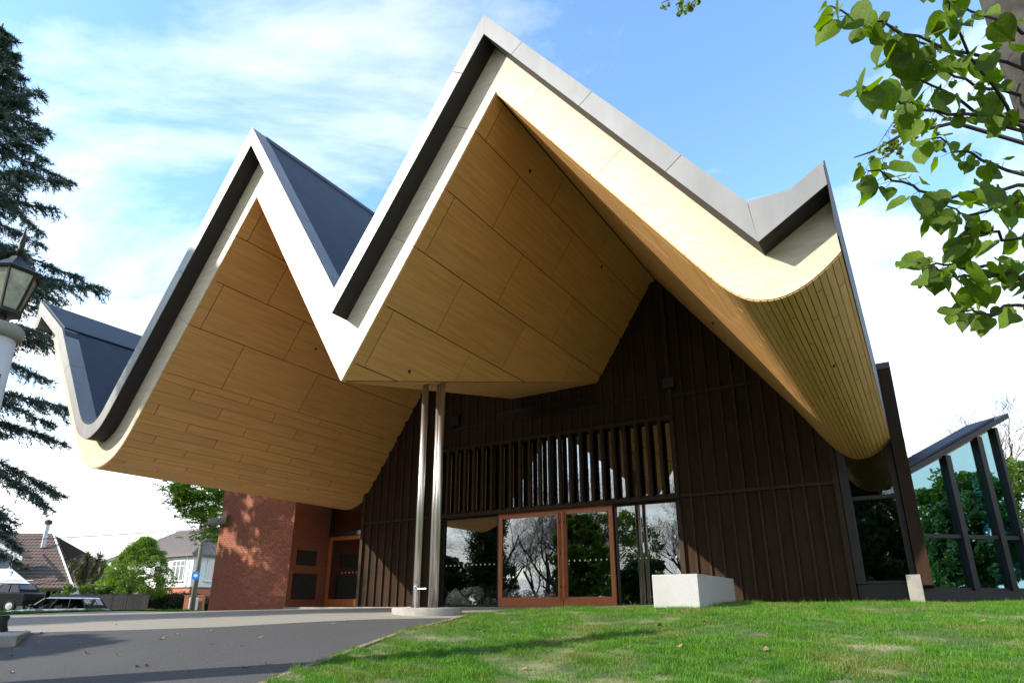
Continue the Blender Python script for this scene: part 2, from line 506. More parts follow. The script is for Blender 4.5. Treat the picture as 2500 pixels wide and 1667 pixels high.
# ------------------------------------------------------------------ ground
gn = 90
gx = np.concatenate([np.linspace(-600, -60, 10)[:-1], np.linspace(-60, 40, 160), np.linspace(40, 600, 10)[1:]])
gy = np.concatenate([np.linspace(-600, -30, 8)[:-1], np.linspace(-30, 70, 160), np.linspace(70, 900, 10)[1:]])
GX, GY = np.meshgrid(gx, gy)
GZ = tz(np.clip(GX, -60, 60), GY) - 0.035
gv = np.stack([GX.ravel(), GY.ravel(), GZ.ravel()], 1)
nx = len(gx); ny = len(gy)
gf = [(j * nx + i, j * nx + i + 1, (j + 1) * nx + i + 1, (j + 1) * nx + i) for j in range(ny - 1) for i in range(nx - 1)]
gme = bpy.data.meshes.new('ground'); gme.from_pydata([tuple(map(float, v)) for v in gv], [], gf); gme.materials.append(M['grassfar'])
gme.polygons.foreach_set('use_smooth', [True] * len(gme.polygons))
tag(linkm('ground', gme), kind='structure')

C1 = [(-9.0, 9.35), (-7.06, 9.56), (-5.23, 9.62), (-4.17, 9.78), (-3.6, 10.02), (-2.9, 10.38), (-2.2, 10.68), (-1.5, 10.82), (-0.74, 10.94)]
KERB = [(-0.74, 10.94), (-1.0, 10.04), (-1.33, 9.25), (-1.6, 8.33), (-1.88, 7.27), (-2.08, 6.59), (-2.5, 5.0), (-3.1, 2.5), (-3.6, 0.0)]
LAWNFAR = [(-0.70, 11.4), (-0.3, 11.75), (1.0, 11.95), (2.6, 11.95), (4.5, 12.3), (6.2, 12.45), (8.0, 12.3), (12.0, 14.0), (22.0, 16.0)]
fac = lambda u, w: tuple((HALL + U * u + N * w)[:2])
plaza_poly = C1 + LAWNFAR[:7] + [fac(9, -3), fac(-9, -3), fac(-16, -3), (-14.6, 18.6), (-13.0, 15.0), (-11.5, 12.0)]
tag(drape('plaza', plaza_poly, M['plaza'], 0.0, 0.5), kind='structure')
drive_poly = [(-9.0, 9.35)] + C1[1:] + KERB[1:] + [(-9.5, 0), (-9.8, 5)]
tag(drape('driveway', drive_poly, M['asphalt'], 0.0, 0.35), kind='structure')
lawn_poly = [(x + 0.05, y) for x, y in KERB[::-1]] + LAWNFAR + [(24, 8), (22, -6), (-3.4, -6)]
lbump = lambda x, y: 0.035 + 0.02 * np.sin(x * 1.9 + 0.6 * y) * np.sin(y * 1.3 - 0.4 * x)
tag(drape('lawn', lawn_poly, M['soil'], 0.0, 0.35, extra=lbump), kind='structure')
verge_poly = [(-14.6, 18.6), (-13.0, 15.0), (-11.5, 12.0), (-9.0, 9.35), (-9.8, 5), (-30, 4), (-40, 24), (-10.8, 24), (-10.4, 23.2), fac(-13.3, 0.6)]
vbump = lambda x, y: 0.03 + 0 * x
tag(drape('grass_verge', verge_poly, M['grassfar'], 0.0, 0.7, extra=vbump), kind='structure')
tag(drape('street', [(-70, 28.5), (-6, 28.5), (-6, 36.2), (-70, 36.2)], M['asphalt'], 0.0, 1.2), kind='structure')
# edging strip between driveway and lawn
eb = MB()
for i in range(len(KERB) - 1):
    a = Vector(KERB[i]); b = Vector(KERB[i + 1]); k = max(1, int((b - a).length / 0.3))
    for j in range(k):
        p = a.lerp(b, j / k); q = a.lerp(b, (j + 1) / k); t = (b - a).normalized(); s = Vector((-t.y, t.x)) * 0.04
        zs = [gz(*p) + 0.035, gz(*q) + 0.035]
        c0, c1_, c2_, c3_ = p - s, q - s, q + s, p + s
        eb.prism([(c0.x, c0.y, zs[0] - 0.15), (c1_.x, c1_.y, zs[1] - 0.15), (c2_.x, c2_.y, zs[1] - 0.15), (c3_.x, c3_.y, zs[0] - 0.15)],
                 [(c0.x, c0.y, zs[0]), (c1_.x, c1_.y, zs[1]), (c2_.x, c2_.y, zs[1]), (c3_.x, c3_.y, zs[0])])
tag(eb.build('lawn_edging', M['edging']), kind='structure')
# concrete threshold along the facade
tb = MB().box(-9.0, 7.3, -0.55, 0.0, -0.2, 0.012)
o = tb.build('door_threshold', M['concrete']); o.location = HALL; o.rotation_euler = (0, 0, -FA); tag(o, kind='structure')

# ------------------------------------------------------------------ the hall
W = 7.36; CW = 7.70
hall = thing('church_hall', 'church hall with zigzag timber-lined canopy roof, dark cladding and glazed orange-framed doors', 'building', HALL, -FA)
# hall space: x = along the facade, y = into the building, z up; canopy front at y = -W

CUT0, CUTK = 5.42, (5.42 - 3.51) / 7.36                  # the valley is cut off by a plane rising towards the wall


def curve(pts, n=4):
    out = []
    for i in range(len(pts) - 1):
        p0 = Vector(pts[max(i - 1, 0)]); p1 = Vector(pts[i]); p2 = Vector(pts[i + 1]); p3 = Vector(pts[min(i + 2, len(pts) - 1)])
        for k in range(n):
            t = k / n
            out.append(0.5 * ((2 * p1) + (p2 - p0) * t + (2 * p0 - 5 * p1 + 4 * p2 - p3) * t * t + (3 * p1 - p0 - 3 * p2 + p3) * t ** 3))
    out.append(Vector(pts[-1]))
    return [(p.x, p.y) for p in out]


AP1, VAL, AP2 = (-3.04, 8.20), (0.0, 3.51), (2.99, 7.97)
LCURVE = curve([(-5.42, 4.74), (-5.96, 3.92), (-6.46, 3.26), (-6.88, 2.97), (-7.38, 2.87), (-7.88, 3.03), (-8.28, 3.37), (-8.68, 3.83), (-9.2, 4.45)], 4)
LWING = (-11.2, 6.96)
RCURVE = curve([(5.80, 4.08), (6.02, 3.78), (6.22, 3.52), (6.44, 3.32), (6.66, 3.245), (6.86, 3.25), (7.06, 3.32), (7.27, 3.45), (7.47, 3.62)], 3)
RBACK = curve([(5.80, 4.08), (6.06, 3.68), (6.30, 3.30), (6.50, 3.03), (6.72, 2.86), (6.92, 2.81), (7.10, 2.85), (7.30, 2.96), (7.47, 3.08)], 3)
SOFF = [LWING] + LCURVE[::-1] + [AP1, VAL, AP2] + RCURVE
FTOP_L = [(-11.17, 7.22), (-9.98, 6.44), (-9.05, 5.28), (-7.98, 3.9)]
FT_CURVE = curve([(-7.98, 3.9), (-7.76, 3.64), (-7.46, 3.47), (-7.18, 3.45), (-6.85, 3.62), (-6.60, 3.90)], 4)
CT_CURVE = curve([(-7.84, 4.08), (-7.64, 3.88), (-7.43, 3.78), (-7.22, 3.76), (-7.02, 3.84), (-6.86, 4.0)], 4)
FTOP = FTOP_L[:3] + FT_CURVE + [(-3.0, 9.27), (0, 4.60), (2.97, 8.90), (6.70, 3.79), (7.46, 4.25)]


def zsoff(u):
    for (a, za), (b, zb) in zip(SOFF[:-1], SOFF[1:]):
        if a <= u <= b:
            return za + (zb - za) * (u - a) / (b - a)
    return 3.0


def clip_half(poly, fn):
    """keep the part of a polygon where fn >= 0 (fn linear)"""
    out = []
    for i, a in enumerate(poly):
        b = poly[(i + 1) % len(poly)]; fa, fb = fn(a), fn(b)
        if fa >= 0: out.append(a)
        if (fa >= 0) != (fb >= 0):
            t = fa / (fa - fb); out.append((a[0] + (b[0] - a[0]) * t, a[1] + (b[1] - a[1]) * t))
    return out


soffit = MB()
# dark backing behind the panels
WB = 0.45
bu = [p for p in SOFF]
for (a, za), (b, zb) in zip(bu[:-1], bu[1:]):
    nrm = Vector((-(zb - za), b - a)).normalized() * 0.004
    if a >= RCURVE[0][0] - 1e-6:
        k_ = RCURVE.index((a, za)); c0_, c1_ = RBACK[k_], RBACK[k_ + 1]
        soffit.poly([(a, -W + .01, za + .006), (b, -W + .01, zb + .006), (c1_[0], 0, c1_[1] + .006), (c0_[0], 0, c0_[1] + .006)])
        continue
    zl = lambda u: za + (zb - za) * (u - a) / (b - a)
    pg_ = [(a, W - 0.01), (b, W - 0.01), (b, -WB), (a, -WB)]
    if VAL in ((a, za), (b, zb)):
        pg_ = clip_half(pg_, lambda q: zl(q[0]) - (CUT0 - CUTK * q[1]))
    soffit.poly([(u + nrm.x, -w, zl(u) + nrm.y) for u, w in pg_])
soffit.poly([(0, -W + 0.01, VAL[1] + 0.004), (-1.24, WB, CUT0 + CUTK * WB + .004), (1.285, WB, CUT0 + CUTK * WB + .004)])
soffit_o = soffit.build('soffit', M['wood_back'], hall)

GAP = 0.008
TH = 0.014


def soffit_panel(p, z_of, nrm, g=GAP):
    """p: polygon in (u, w) shrunk by the joint; lies TH below the backing"""
    if len(p) < 3: return
    c = (sum(q[0] for q in p) / len(p), sum(q[1] for q in p) / len(p))
    area = 0.5 * abs(sum(p[i][0] * p[(i + 1) % len(p)][1] - p[(i + 1) % len(p)][0] * p[i][1] for i in range(len(p))))
    if area < 0.004: return
    up = [(q[0], -q[1], z_of(q[0], q[1])) for q in p]
    lo = [(x + nrm[0] * TH, y + nrm[1] * TH, z + nrm[2] * TH) for x, y, z in up]
    sgn = sum(p[i][0] * p[(i + 1) % len(p)][1] - p[(i + 1) % len(p)][0] * p[i][1] for i in range(len(p)))
    m = MB()
    if sgn < 0:
        up.reverse(); lo.reverse()
    m.prism(lo, up)
    m.build('soffit_panel', M['wood'], soffit_o)


def slope_panels(u_list, zfun, nrm, joints0, joints1, cut=True):
    """courses between successive u, staggered joints across"""
    for k in range(len(u_list) - 1):
        ua, ub = sorted((u_list[k], u_list[k + 1]))
        js = joints0 if k % 2 == 0 else joints1
        ws = [W - 0.004] + js + [-0.1]
        for w1, w0 in zip(ws[:-1], ws[1:]):
            p = [(ua + GAP * 0.55, w0 + GAP), (ub - GAP * 0.55, w0 + GAP), (ub - GAP * 0.55, w1 - GAP), (ua + GAP * 0.55, w1 - GAP)]
            if cut:
                p = clip_half(p, lambda q: zfun(q[0], q[1]) - (CUT0 - CUTK * q[1]) - 0.012)
            soffit_panel(p, zfun, nrm)


J0, J1 = [7.08, 4.87, 2.66, 0.45], [5.96, 3.75, 1.54]


def plane(a, b):
    k = (b[1] - a[1]) / (b[0] - a[0])
    nr = Vector((k, 0, -1)).normalized()
    return (lambda u, w, a=a, k=k: a[1] + k * (u - a[0])), tuple(nr)


zf, nr = plane(AP1, LCURVE[0]); slope_panels([-3.06, -3.57, -4.17, -4.78, -5.42], zf, nr, J0, J1, False)
zf, nr = plane(AP1, VAL); slope_panels([-3.02, -2.5, -1.9, -1.3, -0.7, -0.1, -0.01], zf, nr, J0, J1)
zf, nr = plane(AP2, VAL); slope_panels([2.97, 2.59, 2.0, 1.4, 0.8, 0.2, 0.01], zf, nr, J0, J1)
zf, nr = plane(AP2, RCURVE[0]); slope_panels([3.01, 3.4, 4.0, 4.6, 5.2, 5.80], zf, nr, J0, J1, False)
# curved eaves: narrow strips, and the outer left wing
for pts, st in ((LCURVE, 4.9),):
    for k, ((a, za), (b, zb)) in enumerate(zip(pts[:-1], pts[1:])):
        ua, ub = sorted((a, b))
        zf, nr = plane((a, za), (b, zb))
        off = (k * 0.83) % 2.21
        js = [x for x in (W - off, W - off - 2.21, W - off - 4.42, W - off - 6.63) if 0.2 < x < W - 0.15]
        ws = [W - 0.004] + js + [-0.1]
        for w1, w0 in zip(ws[:-1], ws[1:]):
            soffit_panel([(ua + .002, w0 + GAP), (ub - .002, w0 + GAP), (ub - .002, w1 - GAP), (ua + .002, w1 - GAP)], zf, nr)
zf, nr = plane(LCURVE[-1], LWING); slope_panels([-9.2, -9.8, -10.4, -11.15], zf, nr, J0, J1, False)
# right eave: the rounded edge drops and tightens towards the wall, and runs on behind the end glazing
def r_pt(k, w, f=0.0):
    t = w / W
    p = Vector(RBACK[k]).lerp(Vector(RCURVE[k]), t)
    return Vector((p.x, -w, p.y))


for k in range(len(RCURVE) - 1):
    off = (k * 0.83) % 2.21
    js = [x for x in (W - off, W - off - 2.21, W - off - 4.42, W - off - 6.63) if 0.2 < x < W - 0.15]
    ws = [W - 0.004] + js + [-0.1] + ([-2.4] if RBACK[k][0] > 6.4 else [])
    for w1, w0 in zip(ws[:-1], ws[1:]):
        w1 -= GAP; w0 += GAP
        q = [r_pt(k, w0), r_pt(k + 1, w0), r_pt(k + 1, w1), r_pt(k, w1)]
        e1 = (q[1] - q[0]).normalized() * 0.0045
        q = [q[0] + e1, q[1] - e1, q[2] - e1, q[3] + e1]
        nn_ = (q[1] - q[0]).cross(q[3] - q[0]).normalized()
        if nn_.z > 0: nn_ = -nn_
        MB().prism([p + nn_ * TH for p in q], q).build('soffit_panel', M['wood'], soffit_o)
# flat of the cut-off valley
zf = lambda u, w: CUT0 - CUTK * w
kn = Vector((0, -CUTK, -1)).normalized()
for w1, w0 in ((7.2, 4.87), (4.87, 2.66), (2.66, 0.45), (0.45, -0.1)):
    t0 = 1 - w0 / W; t1 = 1 - w1 / W
    for s in (-1, 1):
        e0 = (1.24 if s < 0 else 1.283)
        p = [(s * .005, w0 + GAP), (s * .005, w1 - GAP), (s * (e0 * t1 - .01), w1 - GAP), (s * (e0 * t0 - .012), w0 + GAP)]
        soffit_panel(p, zf, tuple(kn))
# sprinkler heads under the soffit
sm = MB().lathe([(0.035, 0.0), (0.035, -0.012), (0.016, -0.02), (0.016, -0.05)], 10).mesh('sprinkler_head', M['darkframe'])
for u_, w_ in ((2.72, 5.8), (-4.45, 4.2), (0.35, 6.1), (2.55, 2.3), (-2.2, 5.0), (4.2, 5.6), (4.9, 2.4), (7.05, 5.0), (7.1, 2.2), (7.0, 0.8)):
    z_ = max(zsoff(u_), CUT0 - CUTK * w_ if -1.3 < u_ < 1.3 else 0) - (0.42 * (1 - w_ / W) if u_ > 6.5 else 0)
    inst('sprinkler_head', sm, soffit_o, (u_, -w_, z_ - 0.012))


def band(name, bottoms, tops, w0, w1, m, parent, seams, gap=0.004, bevel=0.0):
    """panels between a lower and an upper edge line (matching corner lists), split at seams given as u on the lower line"""
    for i in range(len(bottoms) - 1):
        b0, b1 = Vector(bottoms[i]), Vector(bottoms[i + 1]); t0, t1 = Vector(tops[i]), Vector(tops[i + 1])
        d = (b1 - b0).normalized(); td = (t1 - t0); nn = Vector((-d.y, d.x))
        cuts = [(b0, t0)]
        for s in sorted(x for x in seams if b0.x + 0.05 < x < b1.x - 0.05):
            pb = b0 + (b1 - b0) * ((s - b0.x) / (b1.x - b0.x))
            den = td.x * nn.y - td.y * nn.x
            r = pb - t0
            tt = (r.x * nn.y - r.y * nn.x) / den if abs(den) > 1e-9 else 0.5
            if tt < 0.03 or tt > 0.97: continue
            cuts.append((pb, t0 + td * tt))
        cuts.append((b1, t1))
        for k in range(len(cuts) - 1):
            (pa, qa), (pb, qb) = cuts[k], cuts[k + 1]
            g = d * gap
            ga = g if k > 0 else g * 0.3; gb = g if k < len(cuts) - 2 else g * 0.3
            ring = [pa + ga, pb - gb, qb - gb, qa + ga]
            mb = MB().prism([(p.x, -w1, p.y) for p in ring], [(p.x, -w0, p.y) for p in ring])
            mb.build(name, m, parent, bevel=bevel)


def smooth_band(name, bot, top, w0, w1, m, parent):
    mb = MB(); n = len(bot); b = 0
    ring = bot + top[::-1]
    mb2 = MB()
    for k in range(n - 1):
        mb2.prism([(bot[k][0], -w1, bot[k][1]), (bot[k + 1][0], -w1, bot[k + 1][1]), (top[k + 1][0], -w1, top[k + 1][1]), (top[k][0], -w1, top[k][1])],
                  [(bot[k][0], -w0, bot[k][1]), (bot[k + 1][0], -w0, bot[k + 1][1]), (top[k + 1][0], -w0, top[k + 1][1]), (top[k][0], -w0, top[k][1])])
    # weld and drop inner walls
    me = mb2.mesh(name, m)
    bm = bmesh.new(); bm.from_mesh(me)
    bmesh.ops.remove_doubles(bm, verts=bm.verts, dist=1e-5)
    inner = []
    seen = {}
    for f in bm.faces:
        key = tuple(sorted(v.index for v in f.verts)); seen.setdefault(key, []).append(f)
    for fs in seen.values():
        if len(fs) > 1: inner += fs
    bmesh.ops.delete(bm, geom=inner, context='FACES_ONLY')
    bm.to_mesh(me); bm.free(); me.update()
    return linkm(name, me, parent)


# --- timber fascia
fascia_back = MB()
fascia_o = bpy.data.objects.new('fascia', None); col.objects.link(fascia_o); fascia_o.parent = hall
FW0, FW1 = W - 0.10, W
fb = [AP1, VAL, AP2, RCURVE[0]]
ftl = lambda u: None
# left slope of the left gable
ft_left_at = FT_CURVE[-1]
band('fascia_panel', [LCURVE[0], AP1], [(-5.98, 4.84), (-3.0, 9.27)], FW0, FW1, M['fascia'], fascia_o, [-4.78, -3.57])
band('fascia_panel', [AP1, VAL, AP2], [(-3.0, 9.27), (0.0, 4.60), (2.97, 8.90)], FW0, FW1, M['fascia'], fascia_o, [-2.62, -1.42, 1.40, 2.59])
band('fascia_panel', [AP2, RCURVE[0]], [(2.97, 8.90), (6.45, 4.13)], FW0, FW1, M['fascia'], fascia_o, [3.42, 4.66, 5.78])
# rounded ends of the fascia
lb = LCURVE
lt_full = [(-5.98, 4.84)] + [(-6.25, 4.43)] + FT_CURVE[::-1] + [(-8.4, 4.44), (-9.05, 5.28)]


def resample(pts, n):
    P = [Vector(p) for p in pts]; L = [0]
    for a, b in zip(P[:-1], P[1:]): L.append(L[-1] + (b - a).length)
    out = []
    for k in range(n):
        t = L[-1] * k / (n - 1); i = 0
        while i < len(P) - 2 and L[i + 1] < t: i += 1
        s = (t - L[i]) / max(L[i + 1] - L[i], 1e-9); out.append(P[i].lerp(P[i + 1], s))
    return [(p.x, p.y) for p in out]


nb_ = 33
rb_, rt_ = resample(lb, nb_), resample(lt_full, nb_)
for a, b in ((0, 11), (11, 21), (21, 33)):
    smooth_band('fascia_panel', rb_[a:b + (1 if b < 33 else 0)], rt_[a:b + (1 if b < 33 else 0)], FW0, FW1, M['fascia'], fascia_o)
band('fascia_panel', [LWING, LCURVE[-1]], [(-11.17, 7.22), (-9.05, 5.28)], FW0, FW1, M['fascia'], fascia_o, [-10.3])
rr_b = RCURVE; rr_t = resample([(6.45, 4.13), (6.70, 3.79), (7.46, 4.25)], 40)
smooth_band('fascia_panel', resample(RCURVE, 40), rr_t, FW0, FW1, M['fascia'], fascia_o)

# --- metal coping standing proud of the fascia
cop = bpy.data.objects.new('coping', None); col.objects.link(cop); cop.parent = hall
CB = 0.004
CW0 = W - 0.02
G1B = [FT_CURVE[-1], (-3.0, 9.27), (0, 4.60), (2.97, 8.90), (6.70, 3.79), (7.46, 4.25)]
G1T = [CT_CURVE[-1], (-3.05, 9.74), (0.0, 5.05), (2.96, 9.32), (6.64, 4.335), (7.46, 4.545)]
G1B = [(x, z + CB) for x, z in G1B]
seams = [-5.75, -4.72, -3.55, -2.62, -1.42, -0.42, 0.42, 1.45, 2.55, 3.5, 4.62, 5.75]
band('coping_panel', G1B[:5], G1T[:5], CW0, CW, M['coping'], cop, seams, gap=0.005)
# right upturned end
mb = MB()
rng = [(6.70, 3.794), (7.46, 4.254), (7.455, 4.545), (7.10, 4.325), (6.70, 4.335), (6.645, 4.335)]
mb.prism([(x, -CW, z) for x, z in rng], [(x, -CW0, z) for x, z in rng])
mb.build('coping_panel', M['coping'], cop)
# left rounded valley and wing
smooth_band('coping_panel', [(x, z + CB) for x, z in FT_CURVE], CT_CURVE, CW0, CW, M['coping'], cop)
LWB = [(-9.98, 6.44), FT_CURVE[0]]; LWT = [(-9.76, 6.60), CT_CURVE[0]]
band('coping_panel', LWB, LWT, CW0, CW, M['coping'], cop, [-9.1], gap=0.005)
band('coping_panel', [(-11.16, 7.28), (-9.98, 6.44)], [(-11.45, 7.80), (-9.76, 6.60)], CW0, CW, M['coping'], cop, [])
mb = MB(); rng = [(-11.40, 6.98), (-11.24, 6.98), (-11.16, 7.28), (-11.45, 7.80)]
mb.prism([(x, -CW, z) for x, z in rng], [(x, -CW0, z) for x, z in rng]); mb.build('coping_panel', M['coping'], cop)
# near-black sheet under the coping, its shade put into the colour
LIN = [(-11.16, 7.28), (-9.98, 6.44)] + FT_CURVE + [(-3.0, 9.27), (0, 4.60), (2.97, 8.90), (6.70, 3.79), (7.46, 4.25)]
lm = MB()
for (a, za), (b, zb) in zip(LIN[:-1], LIN[1:]):
    lm.poly([(a, -CW + 0.012, za), (b, -CW + 0.012, zb), (b, -CW0, zb), (a, -CW0, za)])
lm.build('coping_shade_sheet', M['coping_shade'], hall)

# --- roof skin behind the coping
BACK = 6.0
TOPL = [(-11.40, 6.98), (-11.45, 7.80), (-9.74, 6.59)] + CT_CURVE + [(-3.05, 9.74), (0.0, 5.05), (2.96, 9.32), (6.64, 4.335), (7.10, 4.325), (7.46, 4.545)]
sk = MB()
for (a, za), (b, zb) in zip(TOPL[:-1], TOPL[1:]):
    pg_ = [(a, CW - 0.05), (b, CW - 0.05), (b, -BACK), (a, -BACK)]
    zl = lambda u: za + (zb - za) * (u - a) / (b - a) - 0.015
    if (0.0, 5.05) in ((a, za), (b, zb)):                # the valley gutter rises over the cut-off soffit
        pg_ = clip_half(pg_, lambda q: zl(q[0]) - (CUT0 + 0.2 - CUTK * q[1]))
    sk.poly([(u, -w, zl(u)) for u, w in pg_])
wv = (CUT0 + 0.2 - 5.035) / CUTK; zv = CUT0 + 0.2 + CUTK * BACK
sk.poly([(0, -wv, 5.035), (2.96 * (zv - 5.035) / (9.305 - 5.035), BACK, zv), (-3.05 * (zv - 5.035) / (9.725 - 5.035), BACK, zv)])
skin = sk.build('roof_skin', M['roof'], hall)
# ridge caps and standing seams
rc = MB()
for x, z in ((-3.05, 9.74), (2.96, 9.32)):
    for s in (-1, 1):
        rc.prism([(x, -CW + 0.35, z - 0.012), (x + s * 0.14, -CW + 0.35, z - 0.012 - 0.215), (x + s * 0.14, BACK, z - 0.012 - 0.215), (x, BACK, z - 0.012)],
                 [(x, -CW + 0.35, z + 0.02), (x + s * 0.155, -CW + 0.35, z - 0.195), (x + s * 0.155, BACK, z - 0.195), (x, BACK, z + 0.02)])
rc.build('ridge_cap', M['roof'], skin)
# step up at the left outer wing
MB().prism([(-11.30, -CW + 0.06, 7.70), (-9.80, -CW + 0.06, 6.64), (-9.80, BACK, 6.64), (-11.30, BACK, 7.70)],
           [(-11.28, -CW + 0.06, 7.73), (-9.78, -CW + 0.06, 6.67), (-9.78, BACK, 6.67), (-11.28, BACK, 7.73)]).build('roof_flashing', M['roof'], skin)
# right vertical roof edge
ef = [(-CW + .002, 3.62), (0.0, 3.07), (BACK, 3.07), (BACK, 4.55), (-CW + .002, 4.55)]
MB().prism([(7.462, y, z) for y, z in ef], [(7.478, y, z) for y, z in ef]).build('edge_flashing', M['roof'], hall)
MB().box(-11.42, -11.38, -W, BACK, 6.95, 7.1).build('edge_flashing', M['roof'], hall)

# --- facade wall: cladding bays, battens, rails
wall = MB().box(-6.45, 6.37, 0.062, 0.12, 4.21, 4.24).build('facade_wall', M['inside'], hall)
bay = 0.29
bed = []


def bay_panel(u0, u1, z0):
    zt0 = zsoff(u0); zt1 = zsoff(u1)
    cutz = CUT0
    zt0 = max(zt0, cutz) if -1.3 < u0 < 1.4 else zt0
    zt1 = max(zt1, cutz) if -1.3 < u1 < 1.4 else zt1
    pts = [(u0 + .003, z0), (u1 - .003, z0), (u1 - .003, zt1 + .05), (u0 + .003, zt0 + .05)]
    MB().prism([(x, 0.0, z) for x, z in pts], [(x, 0.028, z) for x, z in pts]).build('cladding_panel', M['siding'], wall)


def batten(u, z0, z1, wd=0.045, dp=0.05):
    bx('batten', M['batten'], wall, u - wd / 2, u + wd / 2, -dp, -0.002, z0, z1)


us_l = [-6.45 + i * 0.285 for i in range(11)]
for a, b in zip(us_l[:-1], us_l[1:]): bay_panel(a, b, 0.01)
for u_ in us_l[1:-1]: batten(u_, 0.015, zsoff(u_) + 0.01)
us_r = [3.16 + i * 0.292 for i in range(12)]
for a, b in zip(us_r[:-1], us_r[1:]): bay_panel(a, b, 0.01)
for u_ in us_r[1:-1]: batten(u_, 0.015, zsoff(u_) + 0.01)
us_m = [-3.60 + i * 0.2939 for i in range(24)]
for a, b in zip(us_m[:-1], us_m[1:]): bay_panel(a, b, 4.24)
for u_ in us_m[1:-1]:
    zt = max(zsoff(u_), CUT0) if -1.3 < u_ < 1.4 else zsoff(u_)
    batten(u_, 4.245, zt + 0.01, 0.04, 0.035)
# corner posts
for u_ in (-6.47, -3.60, 3.16, 6.40):
    z_ = zsoff(u_) + 0.02
    bx('corner_post', M['batten'], wall, u_ - 0.05, u_ + 0.05, -0.075, 0.15, 0.012, z_)
bx('corner_return', M['siding'], wall, -6.52, -6.44, 0.152, 1.6, 0.0, 3.0)
# rails
bx('rail', M['batten'], wall, -6.52, -3.56, -0.062, -0.003, 2.335, 2.40)
bx('rail', M['batten'], wall, 3.13, 6.36, -0.062, -0.003, 2.335, 2.40)
bx('rail', M['batten'], wall, 3.2, 5.2, -0.06, -0.003, 4.69, 4.75)
bx('rail', M['batten'], wall, -3.65, 3.21, -0.15, 0.061, 4.165, 4.235)
bx('rail', M['batten'], wall, -3.65, 3.21, -0.15, 0.06, 2.31, 2.39)
bx('rail', M['batten'], wall, -3.6, 3.2, -0.045, -0.003, 4.78, 4.82)
# closed sheathing right behind the cladding joints
wb = MB()
for us, z0 in ((us_l, 0.0), (us_r, 0.0), (us_m, 4.2)):
    for a, b in zip(us[:-1], us[1:]):
        za = max(zsoff(a), CUT0) if -1.3 < a < 1.4 else zsoff(a)
        zb = max(zsoff(b), CUT0) if -1.3 < b < 1.4 else zsoff(b)
        wb.prism([(a, 0.031, z0), (b, 0.031, z0), (b, 0.031, zb + .06), (a, 0.031, za + .06)], [(a, 0.06, z0), (b, 0.06, z0), (b, 0.06, zb + .06), (a, 0.06, za + .06)])
wb.build('sheathing', M['inside'], hall)

# fins in front of the high window
fin_mesh = MB().box(-0.036, 0.036, -0.13, -0.01, 2.392, 4.163).mesh('fin', M['batten'])
for i in range(22):
    inst('fin', fin_mesh, wall, (-3.60 + 0.2939 * (i + 1), 0, 0))
# high window behind the fins
hw = bx('window', M['darkframe'], hall, -3.55, 3.11, 0.03, 0.10, 2.392, 2.46)
for i, (a, b) in enumerate(((-3.5, -1.86), (-1.82, -0.1), (-0.06, 1.6), (1.64, 3.06))):
    bx('pane', M['glass'], hw, a, b, 0.06, 0.066, 2.462, 4.16)
for u_ in (-1.84, -0.08, 1.62):
    bx('mullion', M['darkframe'], hw, u_ - 0.02, u_ + 0.02, 0.05, 0.09, 2.462, 4.16)

# ground-floor glazing beside the doors
dm = MB().lathe([(0.022, -0.001), (0.022, 0.001)], 12)


def dots(u0, u1, step, y, parent):
    mb = MB(); u_ = u0
    while u_ < u1:
        c = [(u_ + 0.022 * math.cos(t * math.pi / 5), y, 1.06 + 0.022 * math.sin(t * math.pi / 5)) for t in range(10)]
        mb.poly(c); u_ += step
    mb.build('dots', M['dot'], parent)['kind'] = 'stuff'


for (a, b) in ((-3.55, -1.70), (1.56, 3.11)):
    sl = bx('window', M['darkframe'], hall, a, b, 0.06, 0.13, 0.012, 0.07)
    bx('frame', M['darkframe'], sl, a, a + 0.05, 0.062, 0.13, 0.072, 2.305)
    bx('frame', M['darkframe'], sl, b - 0.05, b, 0.062, 0.13, 0.072, 2.305)
    bx('frame', M['darkframe'], sl, a + 0.052, b - 0.052, 0.062, 0.13, 2.26, 2.305)
    bx('pane', M['glass'], sl, a + 0.05, b - 0.05, 0.09, 0.096, 0.07, 2.26)
    dots(a + 0.15, b - 0.1, 0.14, 0.0885, sl)
# interior posts glimpsed behind the right-hand glazing
for u_ in (1.98, 2.26):
    bx('interior_post', M['darkframe'], hall, u_ - 0.03, u_ + 0.03, 0.5, 0.56, 0.0, 4.1)

# main doors
DZ = 2.305


def door_leaf(u0, u1, hinge_left):
    lf = bx('door', M['doorwood'], hall, u0 + 0.01, u1 - 0.01, 0.0, 0.06, 0.02, 0.235, bevel=0.004)
    st = 0.115
    bx('stile', M['doorwood'], lf, u0 + 0.01, u0 + st, 0.0, 0.06, 0.237, DZ - 0.02, bevel=0.004)
    bx('stile', M['doorwood'], lf, u1 - st, u1 - 0.01, 0.0, 0.06, 0.237, DZ - 0.02, bevel=0.004)
    bx('top_rail', M['doorwood'], lf, u0 + st + 0.002, u1 - st - 0.002, 0.0, 0.06, DZ - 0.135, DZ - 0.02, bevel=0.004)
    bx('pane', M['glass'], lf, u0 + st, u1 - st, 0.026, 0.032, 0.235, DZ - 0.135)
    dots(u0 + st + 0.5 if u0 < 0 else u0 + st + .06, u1 - st - 0.04, 0.14, 0.0245, lf)
    ux = u1 - 0.06 if hinge_left else u0 + 0.06
    h = bx('handle', M['doorwood'], lf, ux - 0.022, ux + 0.022, -0.095, -0.055, 0.18, 2.24, bevel=0.006)
    for z in (0.45, 1.2, 1.95):
        bx('bracket', M['darkframe'], h, ux - 0.014, ux + 0.014, -0.054, -0.001, z, z + 0.05)
    return lf


